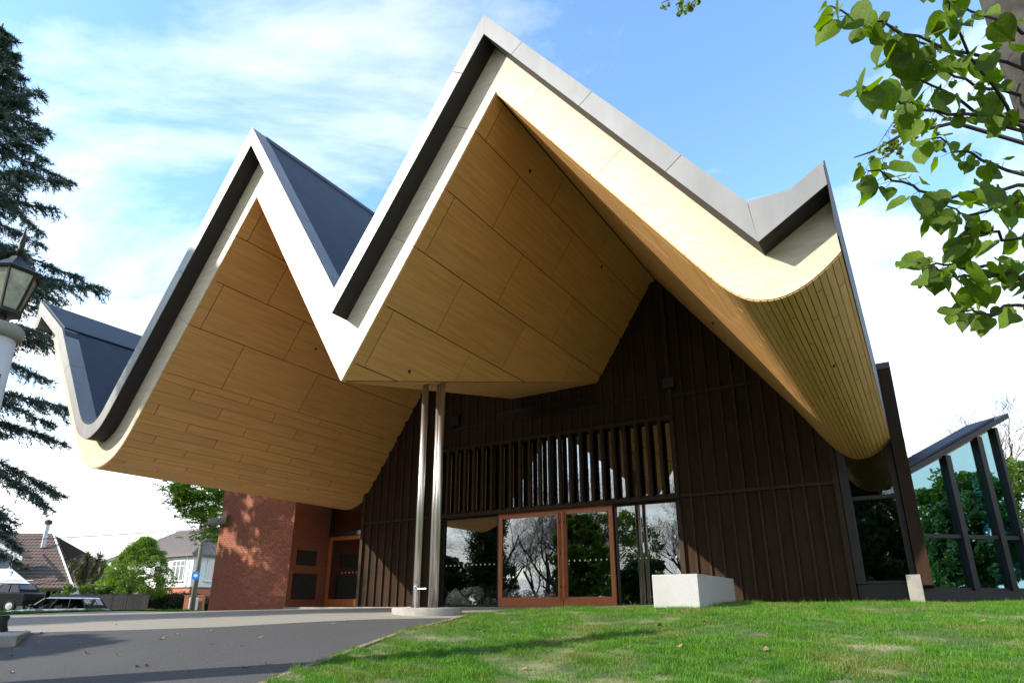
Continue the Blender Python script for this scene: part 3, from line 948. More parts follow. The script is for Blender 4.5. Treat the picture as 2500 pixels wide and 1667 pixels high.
door_leaf(-1.68, 0.175, True)
door_leaf(0.175, 1.54, False)
bx('door_head', M['doorwood'], hall, -1.69, 1.55, -0.02, 0.08, DZ - 0.015, DZ + 0.003)
# inside of the hall: dark foyer
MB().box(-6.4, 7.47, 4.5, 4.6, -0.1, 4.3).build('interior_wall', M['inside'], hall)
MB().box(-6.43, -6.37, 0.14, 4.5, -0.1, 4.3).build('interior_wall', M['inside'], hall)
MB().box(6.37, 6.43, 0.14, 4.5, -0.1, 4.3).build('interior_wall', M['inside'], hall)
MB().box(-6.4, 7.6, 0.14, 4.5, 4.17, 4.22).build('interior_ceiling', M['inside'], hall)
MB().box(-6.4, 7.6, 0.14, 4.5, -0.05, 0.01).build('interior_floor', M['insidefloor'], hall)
# vents and floodlights on the dark wall
for (a, b) in ((-1.72, -0.28), (-0.14, 1.18)):
    v = bx('vent', M['darkframe'], hall, a, b, -0.06, -0.036, 4.83, 5.06)
    for k in range(5):
        z = 4.85 + k * 0.04
        MB().prism([(a + .03, -0.062, z), (b - .03, -0.062, z), (b - .03, -0.085, z - .012), (a + .03, -0.085, z - .012)],
                   [(a + .03, -0.062, z + .012), (b - .03, -0.062, z + .012), (b - .03, -0.085, z), (a + .03, -0.085, z)]).build('vent_slat', M['batten'], v)
    bx('vent_sill', M['siding'], v, a + 0.05, b - 0.05, -0.075, -0.061, 4.825, 4.84)
for u_ in (3.19, -3.10):
    f = bx('floodlight', M['darkframe'], hall, u_ - 0.14, u_ + 0.14, -0.16, -0.06, 4.9, 5.16, bevel=0.01)
    MB().prism([(u_ - .125, -.162, 4.915), (u_ + .125, -.162, 4.915), (u_ + .125, -.162, 5.145), (u_ - .125, -.162, 5.145)],
               [(u_ - .125, -.168, 4.915), (u_ + .125, -.168, 4.915), (u_ + .125, -.168, 5.145), (u_ - .125, -.168, 5.145)]).build('lens', M['darkframe'], f)

# --- right end: dark glazing, side fin wall and its pale foot
re = bx('window', M['darkframe'], hall, 6.46, 7.46, 0.02, 0.10, 0.03, 0.42)
bx('frame', M['darkframe'], re, 6.46, 6.62, -0.03, 0.12, 0.422, 3.42)
bx('frame', M['darkframe'], re, 7.36, 7.46, 0.0, 0.12, 0.422, 3.55)
bx('transom', M['darkframe'], re, 6.622, 7.358, 0.0, 0.10, 1.99, 2.06)
bx('transom', M['darkframe'], re, 6.622, 7.358, 0.0, 0.10, 0.422, 0.47)
bx('pane', M['glassdim'], re, 6.62, 7.36, 0.05, 0.056, 0.47, 1.99)
bx('pane', M['cleardark'], re, 6.62, 7.36, 0.05, 0.056, 2.06, 3.40)
fin_wall = MB().box(7.482, 7.70, -0.28, BACK, 0.38, 4.47).build('side_fin_wall', M['siding'], hall)
bx('fin_cap', M['darkframe'], fin_wall, 7.475, 7.71, -0.30, BACK, 4.472, 4.60)
bx('fin_foot', M['concrete'], fin_wall, 7.30, 7.53, -0.30, -0.02, -0.02, 0.56, bevel=0.01)

# --- steel columns under the valley
for (u_, w_) in ((0.10, 5.32), (0.345, 5.12), (0.17, 4.98)):
    zt = CUT0 - CUTK * w_ + 0.01
    zb = -0.10
    c = MB().lathe([(0.060, zb), (0.060, zt)], 28).build('column', M['steel'], hall, smooth=False)
    for p in c.data.polygons: p.use_smooth = len(p.vertices) == 4
    c.location = (u_, -w_, 0)

# --- side entrance, recessed at the left
sd = bx('side_door', M['doorwood'], hall, -9.05, -7.60, 1.2, 1.26, 0.03, 0.25)
bx('stile', M['doorwood'], sd, -9.17, -9.052, 1.19, 1.27, 0.02, 2.22)
bx('stile', M['doorwood'], sd, -7.60, -7.50, 1.19, 1.27, 0.02, 2.22)
bx('top_rail', M['doorwood'], sd, -9.05, -7.602, 1.2, 1.26, 2.10, 2.22)
bx('pane', M['glass'], sd, -9.05, -7.602, 1.225, 1.231, 0.25, 2.10)
dots(-8.5, -7.7, 0.16, 1.2235, sd)
for u_ in (-7.66, -7.56):
    bx('handle', M['doorwood'], sd, u_ - 0.02, u_ + 0.02, 1.10, 1.14, 0.1, 2.18)
bx('side_lintel', M['darkframe'], hall, -9.16, -6.5, 1.15, 1.3, 2.225, 2.36)
st_ = bx('side_window', M['darkframe'], hall, -9.16, -9.08, 1.17, 1.28, 2.362, 3.6)
bx('pane', M['glass'], st_, -9.07, -6.5, 1.22, 1.226, 2.362, 3.6)
bx('side_roof', M['darkframe'], hall, -9.16, -6.5, 1.0, 5.0, 3.6, 3.75)
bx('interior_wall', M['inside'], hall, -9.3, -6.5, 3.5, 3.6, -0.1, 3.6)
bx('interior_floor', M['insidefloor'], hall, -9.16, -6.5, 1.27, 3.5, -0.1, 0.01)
bx('side_jamb', M['darkframe'], hall, -7.49, -6.53, 1.2, 1.3, 0.0, 2.222)

# ------------------------------------------------------------------ brick block at the left
bk = thing('brick_block', 'red brick block with dappled shade and bronze plaques beside the side door', 'brick building', HALL, -FA)
BU0, BU1, BV0, BV1, BZ0, BZ1 = -12.98, -9.18, -0.34, 3.4, -0.20, 4.4
core = MB().box(BU0 + .012, BU1 - .012, BV0 + .012, BV1, BZ0, BZ1 - .01).build('mortar_core', M['mortar'], bk)
bl, bh, bj = 0.23, 0.076, 0.010
bmesh_full = MB().box(0, bl - bj, 0, 0.05, 0, bh - bj).mesh('brick', M['brick'])
bmesh_side = MB().box(-0.05, 0, 0, bl - bj, 0, bh - bj).mesh('brick', M['brick'])
rest = MB(); cnt = 0
cand = []
row = 0; z = BZ0 + 0.0
while z < BZ1 - bh:
    off = (row % 2) * bl / 2
    u_ = BU0 + off
    if off > 0: cand.append(('h', BU0, z))
    while u_ + bl <= BU1 + 1e-6:
        cand.append(('f', u_, z)); u_ += bl
    if BU1 - u_ > 0.06: cand.append(('p', u_, z))
    v_ = BV0 + 0.052 + off
    while v_ + bl <= 1.2:
        cand.append(('s', v_, z)); v_ += bl
    if off > 0: cand.append(('q', BV0 + 0.052, z))
    z += bh; row += 1
fr = [c for c in cand if c[0] == 'f' and 0.1 < c[2] < 2.75 and c[1] > -12.6]
fr.sort(key=lambda c: -c[1] + abs(c[2] - 1.2) * 1.0)
pick = set(fr[:300])
for c in cand:
    k, a, z = c
    jy = rnd.uniform(-0.003, 0.003)
    if c in pick:
        inst('brick', bmesh_full, core, (a, BV0 + jy, z))
    elif k == 'f': rest.box(a, a + bl - bj, BV0 + jy, BV0 + 0.05, z, z + bh - bj)
    elif k == 'h': rest.box(a, a + bl / 2 - bj, BV0 + jy, BV0 + 0.05, z, z + bh - bj)
    elif k == 'p': rest.box(a, BU1, BV0 + jy, BV0 + 0.05, z, z + bh - bj)
    elif k == 's': rest.box(BU1 - 0.05, BU1 + jy, a, a + bl - bj, z, z + bh - bj)
    elif k == 'q': rest.box(BU1 - 0.05, BU1 + jy, a, a + bl / 2 - bj, z, z + bh - bj)
rest.build('brickwork', M['brick'], core)['kind'] = 'stuff'
bx('wall_cap', M['darkframe'], bk, BU0 - 0.02, BU1 + 0.02, BV0 - 0.02, BV1, BZ1, BZ1 + 0.06)
for (v0, v1, z0, z1) in ((-0.10, 0.70, 1.27, 1.72), (-0.17, 0.78, 0.24, 1.01)):
    p = bx('plaque', M['darkframe'], bk, BU1 + 0.005, BU1 + 0.02, v0, v1, z0, z1)
    bx('plaque_face', M['bronze'], p, BU1 + 0.0205, BU1 + 0.028, v0 + .03, v1 - .03, z0 + .03, z1 - .03)
# carved stone bracket sticking out of the left corner
sb = MB()
ns = 14; rings = []
for i in range(ns + 1):
    t = i / ns
    uu = BU0 + 0.55 - t * 1.22
    rr = 0.15 * (1 - 0.2 * t) * (1 + 0.30 * math.sin(t * 23)) if i > 4 else 0.18
    ring = []
    for k in range(12):
        a = 2 * math.pi * k / 12
        if i <= 4:
            ca, sa = math.cos(a), math.sin(a); q = max(abs(ca), abs(sa)); ring.append((uu, BV0 - 0.02 + 0.15 * ca / q, 2.84 + 0.155 * sa / q))
        else:
            ring.append((uu, BV0 - 0.02 + rr * math.cos(a), 2.84 - 0.04 * t + rr * math.sin(a + 0.5 * t) * (1 + 0.28 * math.cos(3 * a + 11 * t))))
    rings.append(ring)
b0 = 0
for ring in rings: sb.v += ring
for i in range(ns):
    for k in range(12):
        k2 = (k + 1) % 12; sb.f.append((i * 12 + k, i * 12 + k2, (i + 1) * 12 + k2, (i + 1) * 12 + k))
sb.f.append(tuple(range(12))); sb.f.append(tuple(ns * 12 + k for k in reversed(range(12))))
sb.build('stone_bracket', M['stone'], bk, smooth=True)

# ------------------------------------------------------------------ glazed wing at the right
gw = thing('glazed_wing', 'blue-green glazed bay with rising dark roof edge beyond the dark side wall', 'building', (8.6, 14.0, 0), R(13))
bx('plinth', M['darkframe'], gw, -0.9, 2.80, -0.05, 0.15, -0.05, 0.33)
for a, b, zt0, zt1 in ((-0.85, 1.10, 2.3, 3.18), (1.24, 2.09, 3.24, 3.65), (2.23, 2.66, 3.70, 3.92)):
    w_ = bx('window', M['darkframe'], gw, a, b, 0.0, 0.08, 0.332, 0.39)
    bx('pane', M['glassblue'], w_, a, b, 0.04, 0.046, 0.39, 1.40)
    pts = [(a, 1.485), (b, 1.485), (b, zt1), (a, zt0)]
    MB().prism([(x, 0.04, z) for x, z in pts], [(x, 0.046, z) for x, z in pts]).build('pane', M['glassblue'], w_)
    bx('transom', M['darkframe'], w_, a, b, -0.02, 0.09, 1.402, 1.482)
for a, b, zt in ((1.10, 1.24, 3.22), (2.09, 2.23, 3.70), (2.66, 2.74, 3.95)):
    bx('mullion', M['darkframe'], gw, a, b, -0.06, 0.16, 0.335, zt)
sw = bx('side_window', M['darkframe'], gw, 2.665, 2.73, 0.161, 1.0, 0.335, 0.39)
bx('pane', M['glassblue'], sw, 2.69, 2.696, 0.17, 1.0, 0.39, 3.95)
bx('mullion', M['darkframe'], sw, 2.66, 2.73, 0.94, 1.0, 0.39, 3.95)
bx('transom', M['darkframe'], sw, 2.665, 2.728, 0.17, 0.938, 1.402, 1.45)
bx('transom', M['darkframe'], sw, 2.665, 2.728, 0.17, 0.938, 2.6, 2.63)
k = (4.05 - 2.75) / 2.75
zr = lambda x: 2.76 + k * x
prof = [(-0.9, zr(-0.9)), (2.80, zr(2.80))]
roof_w = MB().prism([(x, -0.35, z + 0.02) for x, z in prof] + [(x, -0.35, z + 0.14) for x, z in prof[::-1]],
                    [(x, 0.5, z + 0.02) for x, z in prof] + [(x, 0.5, z + 0.14) for x, z in prof[::-1]]).build('roof', M['darkframe'], gw)
MB().prism([(x, -0.28, z + 0.145) for x, z in ((-0.9, zr(-.9)), (2.45, zr(2.45)))] + [(x, -0.28, z + 0.20) for x, z in ((2.45, zr(2.45)), (-0.9, zr(-.9)))],
           [(x, 0.45, z + 0.145) for x, z in ((-0.9, zr(-.9)), (2.45, zr(2.45)))] + [(x, 0.45, z + 0.20) for x, z in ((2.45, zr(2.45)), (-0.9, zr(-.9)))]).build('roof_sheet', M['roof'], roof_w)
for (y0, y1, d0, d1) in ((0.05, 0.16, -0.34, 0.0),):
    MB().prism([(x, y0, zr(x) + d) for x, d in ((-.85, d0), (2.55, d0), (2.55, d1), (-.85, d1))], [(x, y1, zr(x) + d) for x, d in ((-.85, d0), (2.55, d0), (2.55, d1), (-.85, d1))]).build('rafter', M['wood'], gw)
MB().box(-0.9, 2.66, 0.16, 1.0, 0.2, 0.30).build('interior_floor', M['insidefloor'], gw)
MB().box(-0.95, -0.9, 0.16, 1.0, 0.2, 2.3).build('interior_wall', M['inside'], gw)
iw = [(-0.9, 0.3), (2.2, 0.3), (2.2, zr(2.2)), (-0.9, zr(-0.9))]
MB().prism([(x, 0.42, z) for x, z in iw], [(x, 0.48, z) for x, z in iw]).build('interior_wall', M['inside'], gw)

# ------------------------------------------------------------------ planter ring, pebbles, tap
pc = HALL + U * 0.22 + N * 5.17
pz = gz(pc.x, pc.y)
ring = MB(); n = 44
prof = [(0.50, -0.10), (0.52, 0.085), (0.50, 0.10), (0.42, 0.10), (0.40, 0.085), (0.40, 0.02)]
b0 = 0
for r_, z_ in prof:
    for k in range(n):
        t = 2 * math.pi * k / n; ring.v.append((r_ * 1.25 * math.cos(t), r_ * math.sin(t), z_))
for i in range(len(prof) - 1):
    for k in range(n):
        k2 = (k + 1) % n; ring.f.append((i * n + k, i * n + k2, (i + 1) * n + k2, (i + 1) * n + k))
ring.f.append(tuple(n * (len(prof) - 1) + k for k in range(n)))
po = ring.build('planter_ring', M['concrete'], smooth=True)
po.location = (pc.x, pc.y, pz); po.rotation_euler = (0, 0, -FA)
tag(po, 'low oval concrete ring filled with pebbles round the steel columns', 'planter')
pm = []
for s in range(3):
    bm = bmesh.new(); bmesh.ops.create_icosphere(bm, subdivisions=2, radius=1.0)
    for v in bm.verts:
        v.co *= 1 + 0.12 * math.sin(v.co.x * 3 + s) * math.cos(v.co.y * 2.3 + s * 2)
    me = bpy.data.meshes.new('pebble'); bm.to_mesh(me); bm.free(); me.materials.append(M['pebble'])
    me.polygons.foreach_set('use_smooth', [True] * len(me.polygons)); pm.append(me)
placed = []
for i in range(400):
    if len(placed) >= 34: break
    t = rnd.uniform(0, 2 * math.pi); q = math.sqrt(rnd.random())
    lx, ly = 0.44 * q * math.cos(t), 0.34 * q * math.sin(t)
    s = rnd.uniform(0.045, 0.085)
    if any((lx - a) ** 2 + (ly - b) ** 2 < ((s + c) * 0.8) ** 2 for a, b, c in placed): continue
    if any((lx - (a - 0.22)) ** 2 + (ly + (b - 5.17)) ** 2 < (0.075 + s) ** 2 for a, b in ((0.10, 5.32), (0.345, 5.12), (0.17, 4.98))): continue
    placed.append((lx, ly, s))
    p = pc + U * lx - N * ly
    o = inst('pebble', pm[i % 3], None, (p.x, p.y, pz + 0.02 + s * 0.5), (0, 0, rnd.uniform(0, 6)), (s, s * rnd.uniform(0.7, 1), s * rnd.uniform(0.55, 0.75)))
    tag(o, 'pale rounded pebble lying in the oval ring under the steel columns', 'pebble', 'pebbles in the planter ring')
tp = pc + U * -0.03 + N * 0.27
tap = thing('standpipe', 'short steel standpipe with side arm in front of the steel columns', 'standpipe', (tp.x, tp.y, pz), -FA)
MB().lathe([(0.022, 0.02), (0.022, 0.36), (0.030, 0.36), (0.030, 0.47), (0.018, 0.48)], 14).build('pipe', M['steel'], tap, smooth=False)
MB().tube([(0.0, 0, 0.40), (0.22, 0.0, 0.40)], 0.014, 8).build('arm', M['steel'], tap)
MB().tube([(0.0, -0.05, 0.43), (0.0, 0.0, 0.43)], 0.012, 8).build('spout', M['steel'], tap)

# ------------------------------------------------------------------ white block seat
bs = 0.885
cu, cw = 7.67, 14.41
bu0, bu1 = cu + (3.29 - cu) * bs, cu + (4.14 - cu) * bs
bw0, bw1 = cw + (2.42 - cw) * bs, cw + (-0.15 - cw) * bs
blk = thing('block_seat', 'white speckled block seat on dark feet at the lawn edge', 'bench', HALL, -FA)
pg = HALL + U * bu1 + N * bw0
zb = -0.012
MB().box(bu0, bu1, -bw0, -bw1, zb, 0.505).build('seat_block', M['whiteblock'], blk, bevel=0.008)
for (v0, v1) in ((-bw0 + 0.12, -bw0 + 0.45), (-bw1 - 0.5, -bw1 - 0.2)):
    bx('foot', M['darkfoot'], blk, bu0 + 0.12, bu1 - 0.08, v0, v1, zb - 0.12, zb)

# ------------------------------------------------------------------ lamp post, bollard and plinth at the left
LX, LY = -5.21, 6.02
lz = gz(LX, LY)
lamp = thing('lamp_post', 'white tapered lamp post with dark six-sided lantern and blue saltire shield', 'street lamp', (LX, LY, lz))
H0 = 2.60 - lz
MB().lathe([(0.27, 0.0), (0.27, 0.25), (0.235, 0.32), (0.175, H0 - 0.04)], 32).build('shaft', M['postwhite'], lamp, smooth=False)
for p in lamp.children[0].data.polygons: p.use_smooth = len(p.vertices) == 4
MB().lathe([(0.18, H0 - 0.045), (0.215, H0 - 0.03), (0.225, H0 + 0.02), (0.225, H0 + 0.07), (0.20, H0 + 0.10), (0.12, H0 + 0.115)], 32).build('collar', M['concrete'], lamp, smooth=True)
MB().lathe([(0.05, H0 + 0.11), (0.04, H0 + 0.22)], 16).build('neck', M['iron'], lamp)
z1, z2 = H0 + 0.22, H0 + 0.68
lan = MB().lathe([(0.05, z1 - 0.01), (0.16, z1 + 0.01), (0.165, z1 + 0.05)], 6).build('lantern', M['iron'], lamp)
r1, r2 = 0.145, 0.235
for k in range(6):
    a0, a1 = math.pi / 3 * k, math.pi / 3 * (k + 1)
    c = lambda r, a, z: Vector((r * math.cos(a), r * math.sin(a), z))
    MB().tube([c(r1, a0, z1 + 0.05), c(r2, a0, z2)], 0.014, 5).build('lantern_bar', M['iron'], lan)
    q = [c(r1 - .006, a0, z1 + .05), c(r1 - .006, a1, z1 + .05), c(r2 - .006, a1, z2), c(r2 - .006, a0, z2)]
    q2 = [p * 1.0 - Vector((math.cos((a0 + a1) / 2), math.sin((a0 + a1) / 2), 0)) * 0.004 for p in q]
    MB().prism(q2, q).build('lantern_pane', M['lampglass'], lan)
MB().lathe([(r2 + 0.015, z2 - 0.012), (r2 + 0.03, z2 + 0.015), (0.20, z2 + 0.05), (0.075, z2 + 0.16), (0.055, z2 + 0.2)], 6).build('lantern_roof', M['iron'], lan)
MB().lathe([(0.03, z2 + 0.2), (0.022, z2 + 0.27), (0.045, z2 + 0.285), (0.02, z2 + 0.30), (0.032, z2 + 0.36), (0.02, z2 + 0.44), (0.003, z2 + 0.56)], 10).build('finial', M['iron'], lan, smooth=True)
# shield with saltire, facing the driveway
ash = math.atan2(-LY * 0.8, -LX + 2.2)
hs_ = H0 - 0.56
sh = MB(); xs = []
rs = 0.205
for i in range(7):
    xs.append(-0.34 + 0.68 * i / 6)
top_ = [(rs * math.cos(ash + a), rs * math.sin(ash + a), hs_ + 0.12) for a in xs]
mid_ = [(rs * math.cos(ash + a), rs * math.sin(ash + a), hs_ - 0.03) for a in xs]
for i in range(6):
    sh.poly([mid_[i], mid_[i + 1], top_[i + 1], top_[i]])
low_ = [(rs * math.cos(ash + a), rs * math.sin(ash + a), hs_ - 0.03 - 0.13 * (1 - (abs(a) / 0.34) ** 1.6)) for a in xs]
for i in range(6):
    sh.poly([low_[i], low_[i + 1], mid_[i + 1], mid_[i]])
sho = sh.build('shield', M['navy'], lamp)
sx = MB()
rs2 = rs + 0.003
for sg in (-1, 1):
    for i in range(8):
        t0_, t1_ = i / 8, (i + 1) / 8
        pp = []
        for t in (t0_, t1_):
            a = (-0.27 + 0.54 * t) * sg; z = hs_ - 0.10 + 0.2 * t
            pp.append((a, z))
        (a0, za), (a1, zb_) = pp
        w_ = 0.016
        sx.poly([(rs2 * math.cos(ash + a0), rs2 * math.sin(ash + a0), za - w_), (rs2 * math.cos(ash + a1), rs2 * math.sin(ash + a1), zb_ - w_),
                 (rs2 * math.cos(ash + a1), rs2 * math.sin(ash + a1), zb_ + w_), (rs2 * math.cos(ash + a0), rs2 * math.sin(ash + a0), za + w_)])
sx.build('saltire', M['white'], sho)
# low concrete plinth and black post stub at the driveway corner
pb_ = [(-6.62, 9.52), (-5.95, 8.35), (-7.4, 7.2), (-9.2, 7.6), (-9.0, 9.3)]
zt_ = gz(-6.7, 9.5) + 0.035
pl = MB().prism([(x, y, gz(x, y) - 0.2) for x, y in pb_[::-1]], [(x, y, zt_ - 0.02 * (9.5 - y)) for x, y in pb_[::-1]]).build('concrete_plinth', M['concrete'], bevel=0.01)
tag(pl, 'low grey concrete plinth at the left edge of the driveway', 'plinth')
bp_ = at(-14, 1538, 9.2)
bol = MB().lathe([(0.15, -0.1), (0.15, 0.02), (0.135, 0.05), (0.125, 0.12), (0.14, 0.18), (0.13, 0.20)], 20).build('post_stub', M['iron'], smooth=True)
bol.location = (bp_.x, bp_.y, zt_ - 0.0)
tag(bol, 'squat black round post stub standing on the concrete plinth', 'bollard')

# ------------------------------------------------------------------ fallen leaves on the driveway
dl = MB()
pts_ = [(math.cos(t) * 0.03 * (1 + 0.2 * math.sin(3 * t)), math.sin(t) * 0.018, 0.006 * math.cos(2 * t)) for t in [i * math.pi / 5 for i in range(10)]]
dl.poly(pts_); dlm = dl.mesh('fallen_leaf', M['dryleaf'])
k = 0
while k < 26:
    px, py = rnd.uniform(20, 1050), rnd.uniform(1520, 1660)
    if px > 1130 - (py - 1507) * 3.05 - 40: continue
    Yg = 9.0
    for _ in range(25):
        r_ = vray(px, py); zz = gz(r_.x / r_.y * Yg, Yg); Yg = 0.5 * Yg + 0.5 * max(5.5, min(11, zz / (r_.z / r_.y)))
    p = Vector((r_.x / r_.y * Yg, Yg)); s = rnd.uniform(0.6, 1.3)
    o = inst('fallen_leaf', dlm, None, (p.x, p.y, gz(p.x, p.y) + 0.012), (rnd.uniform(-.3, .3), rnd.uniform(-.3, .3), rnd.uniform(0, 6)), (s, s, s))
    tag(o, 'small dry leaf lying on the asphalt driveway', 'leaf', 'dry leaves on the driveway'); k += 1

k = 0
while k < 22:
    x, y = rnd.uniform(-1.5, 5.5), rnd.uniform(5.8, 10.0)
    if not in_poly(np.array([[x, y]]), lawn_poly)[0]: continue
    s = rnd.uniform(0.8, 1.6)
    o = inst('fallen_leaf', dlm, None, (x, y, gz(x, y) + float(lbump(x, y)) + 0.03), (rnd.uniform(-.5, .5), rnd.uniform(-.5, .5), rnd.uniform(0, 6)), (s, s, s))
    tag(o, 'small dry leaf lying in the lawn grass', 'leaf', 'dry leaves on the lawn'); k += 1

# ------------------------------------------------------------------ grass blades
rg = np.random.default_rng(3)


def blades(name, poly, n, label, hmin, hmax, wd, near, extra, m, dens_pow=1.6, ymax=40):
    P = np.array(poly); lo = P.min(0); hi = P.max(0)
    acc = []
    tot = 0
    while tot < n:
        q = np.stack([rg.uniform(lo[0], hi[0], n), rg.uniform(lo[1], hi[1], n)], 1)
        q = q[in_poly(q, poly)]
        d = np.hypot(q[:, 0], q[:, 1])
        keep = rg.random(len(q)) < np.clip((near / np.maximum(d, near)) ** dens_pow, 0, 1)
        ang = np.arctan2(q[:, 0], q[:, 1])
        keep &= (np.abs(ang) < R(47)) & (d > 4.2)
        # thin, dry patches
        s = np.sin(q[:, 0] * 1.7 + 1.3 * np.sin(q[:, 1] * 1.1)) * np.sin(q[:, 1] * 2.1 + 0.9 * np.sin(q[:, 0] * 0.8)) + 0.5 * np.sin(q[:, 0] * 4.3 + q[:, 1] * 2.9)
        keep &= ~((s > 0.62) & (rg.random(len(q)) < 0.72))
        q = q[keep]; acc.append(q); tot += len(q)
    q = np.concatenate(acc)[:n]
    clump = 0.75 + 0.5 * np.sin(q[:, 0] * 6.1 + 2 * np.sin(q[:, 1] * 3.7)) * np.sin(q[:, 1] * 5.3 + np.sin(q[:, 0] * 4.1)) + 0.25 * np.sin(q[:, 0] * 17 + q[:, 1] * 13)
    h = rg.uniform(hmin, hmax, n) * np.clip(clump, 0.3, 1.7) * (1 + 0.9 * (rg.random(n) < 0.03))
    z = tz(q[:, 0], q[:, 1]) + extra(q[:, 0], q[:, 1]) - 0.004
    a = rg.uniform(0, 2 * np.pi, n); b = a + rg.normal(0, 0.7, n) + np.pi / 2
    dx, dy = np.cos(a) * wd * 0.5, np.sin(a) * wd * 0.5
    lean = h * rg.uniform(0.1, 0.75, n)
    lx, ly = np.cos(b) * lean, np.sin(b) * lean
    base = np.stack([q[:, 0], q[:, 1], z], 1)
    o1 = base + np.stack([-dx, -dy, 0 * z], 1); o2 = base + np.stack([dx, dy, 0 * z], 1)
    m1 = base + np.stack([lx * 0.35 + dx * 0.8, ly * 0.35 + dy * 0.8, h * 0.6], 1); m0 = base + np.stack([lx * 0.35 - dx * 0.8, ly * 0.35 - dy * 0.8, h * 0.6], 1)
    tip = base + np.stack([lx, ly, h], 1)
    v = np.stack([o1, o2, m1, o1, m1, m0, m0, m1, tip], 1).reshape(-1, 3)
    o = linkm(name, np_mesh(name, v, 3, m))
    tag(o, label, 'grass', kind='stuff')
    return o


mg = leaf_mat('lawn_blades', (0.055, 0.175, 0.009), (0.130, 0.295, 0.020), trans=0.35, scale=5.0, rand=0.0)
# straw colours in patches
nt = mg.node_tree; pbn = nt.nodes['Principled BSDF']; L = nt.links.new
src = pbn.inputs['Base Color'].links[0].from_socket
tcn = nd(nt, 'ShaderNodeTexCoord'); n3 = nd(nt, 'ShaderNodeTexNoise'); n3.inputs['Scale'].default_value = 1.3; n3.inputs['Detail'].default_value = 6
L(tcn.outputs['Object'], n3.inputs['Vector'])
r3 = nd(nt, 'ShaderNodeValToRGB'); r3.color_ramp.elements[0].position = 0.50; r3.color_ramp.elements[1].position = 0.68
r3.color_ramp.elements[1].color = (0.62, 0.62, 0.62, 1)
L(n3.outputs['Fac'], r3.inputs[0])
mx = nd(nt, 'ShaderNodeMix', data_type='RGBA'); mx.inputs['B'].default_value = (0.27, 0.23, 0.085, 1)
L(r3.outputs[0], mx.inputs['Factor']); L(src, mx.inputs['A'])
for lk in list(nt.links):
    if lk.from_socket == src and lk.to_node not in (mx,):
        tgt = lk.to_socket; nt.links.remove(lk); L(mx.outputs['Result'], tgt)
blades('lawn_grass', [(x - 0.045, y) for x, y in KERB[::-1]] + LAWNFAR + [(24, 8), (22, -6), (-3.4, -6)], 470000, 'short green lawn with straw patches in front of the hall', 0.022, 0.058, 0.0042, 5.5, lbump, mg)
blades('verge_grass', verge_poly, 60000, 'green grass of the verge between the paving and the street', 0.03, 0.065, 0.012, 14, vbump, mg, dens_pow=1.0)

# ------------------------------------------------------------------ plants: generators


def leaf_cloud(name, centres, radii, per, size, m, parent, seed=1, squash=0.8, shell=0.55, aspect=0.6):
    """many small leaf faces spread through clumps"""
    g = np.random.default_rng(seed)
    C = []; 
    for (c, r) in zip(centres, radii):
        n = per if not isinstance(per, (list, tuple)) else per[0]
        d = g.normal(size=(n, 3)); d /= np.linalg.norm(d, axis=1)[:, None]
        rr = r * (shell + (1 - shell) * g.random(n)) * g.uniform(0.75, 1.12, n)
        p = np.array(c) + d * rr[:, None] * np.array([1, 1, squash])
        C.append(p)
    p = np.concatenate(C); n = len(p)
    a = g.normal(size=(n, 3)); a[:, 2] *= 0.6; a /= np.linalg.norm(a, axis=1)[:, None]
    b = np.cross(a, g.normal(size=(n, 3))); b /= np.maximum(np.linalg.norm(b, axis=1)[:, None], 1e-6)
    s = size * g.uniform(0.6, 1.3, n)[:, None]
    v = np.stack([p - a * s, p + b * s * aspect, p + a * s, p - b * s * aspect], 1).reshape(-1, 3)
    return linkm(name, np_mesh(name, v, 4, m), parent)


def branch_tree(mb, base, height, r0, levels, seed, spread=0.75, kids=(4, 6), lean=(0, 0), min_r=0.004, up=0.25, first=0.3, tips=None):
    """recursive limbs as tapered tubes; collects twig ends in tips"""
    g = random.Random(seed)

    def grow(p, d, ln, r, lev):
        n = 4 if lev < 2 else 3
        pts = [p]; rad = [r]
        q = p.copy(); dd = d.copy()
        for i in range(n):
            dd = (dd + Vector((g.gauss(0, .13), g.gauss(0, .13), g.gauss(0, .08) + up * 0.12))).normalized()
            q = q + dd * ln / n; pts.append(q.copy()); rad.append(max(min_r, r * (1 - 0.62 * (i + 1) / n)))
        mb.tube(pts, rad, 7 if lev == 0 else (5 if lev < 3 else 3), cap=False)
        if lev >= levels:
            if tips is not None: tips.append((pts[-1], dd.copy())); tips.append((pts[len(pts) // 2], dd.copy()))
            return
        k = g.randint(*kids)
        for i in range(k):
            t = first + (1 - first) * (i + g.random() * 0.8) / k if lev == 0 else 0.25 + 0.75 * (i + g.random()) / k
            t = min(t, 0.999); idx = t * n; j = int(idx); fr_ = idx - j
            s = pts[j].lerp(pts[j + 1], fr_); rr = (rad[j] * (1 - fr_) + rad[j + 1] * fr_)
            ax = Vector((g.gauss(0, 1), g.gauss(0, 1), g.gauss(0, 0.6)))
            ax = (ax - ax.dot(dd) * dd).normalized()
            nd_ = (dd * (1 - spread * 0.55) + ax * spread + Vector((0, 0, up))).normalized()
            grow(s, nd_, ln * g.uniform(0.5, 0.72), max(min_r, rr * 0.62), lev + 1)
    d0 = Vector((lean[0], lean[1], 1)).normalized()
    grow(Vector(base), d0, height, r0, 0)


def bare_mesh(seed, h, r0, levels=5, spread=0.8, kids=(4, 5), first=0.25):
    mb = MB(); branch_tree(mb, (0, 0, -0.2), h, r0, levels, seed, spread, kids, first=first)
    return mb


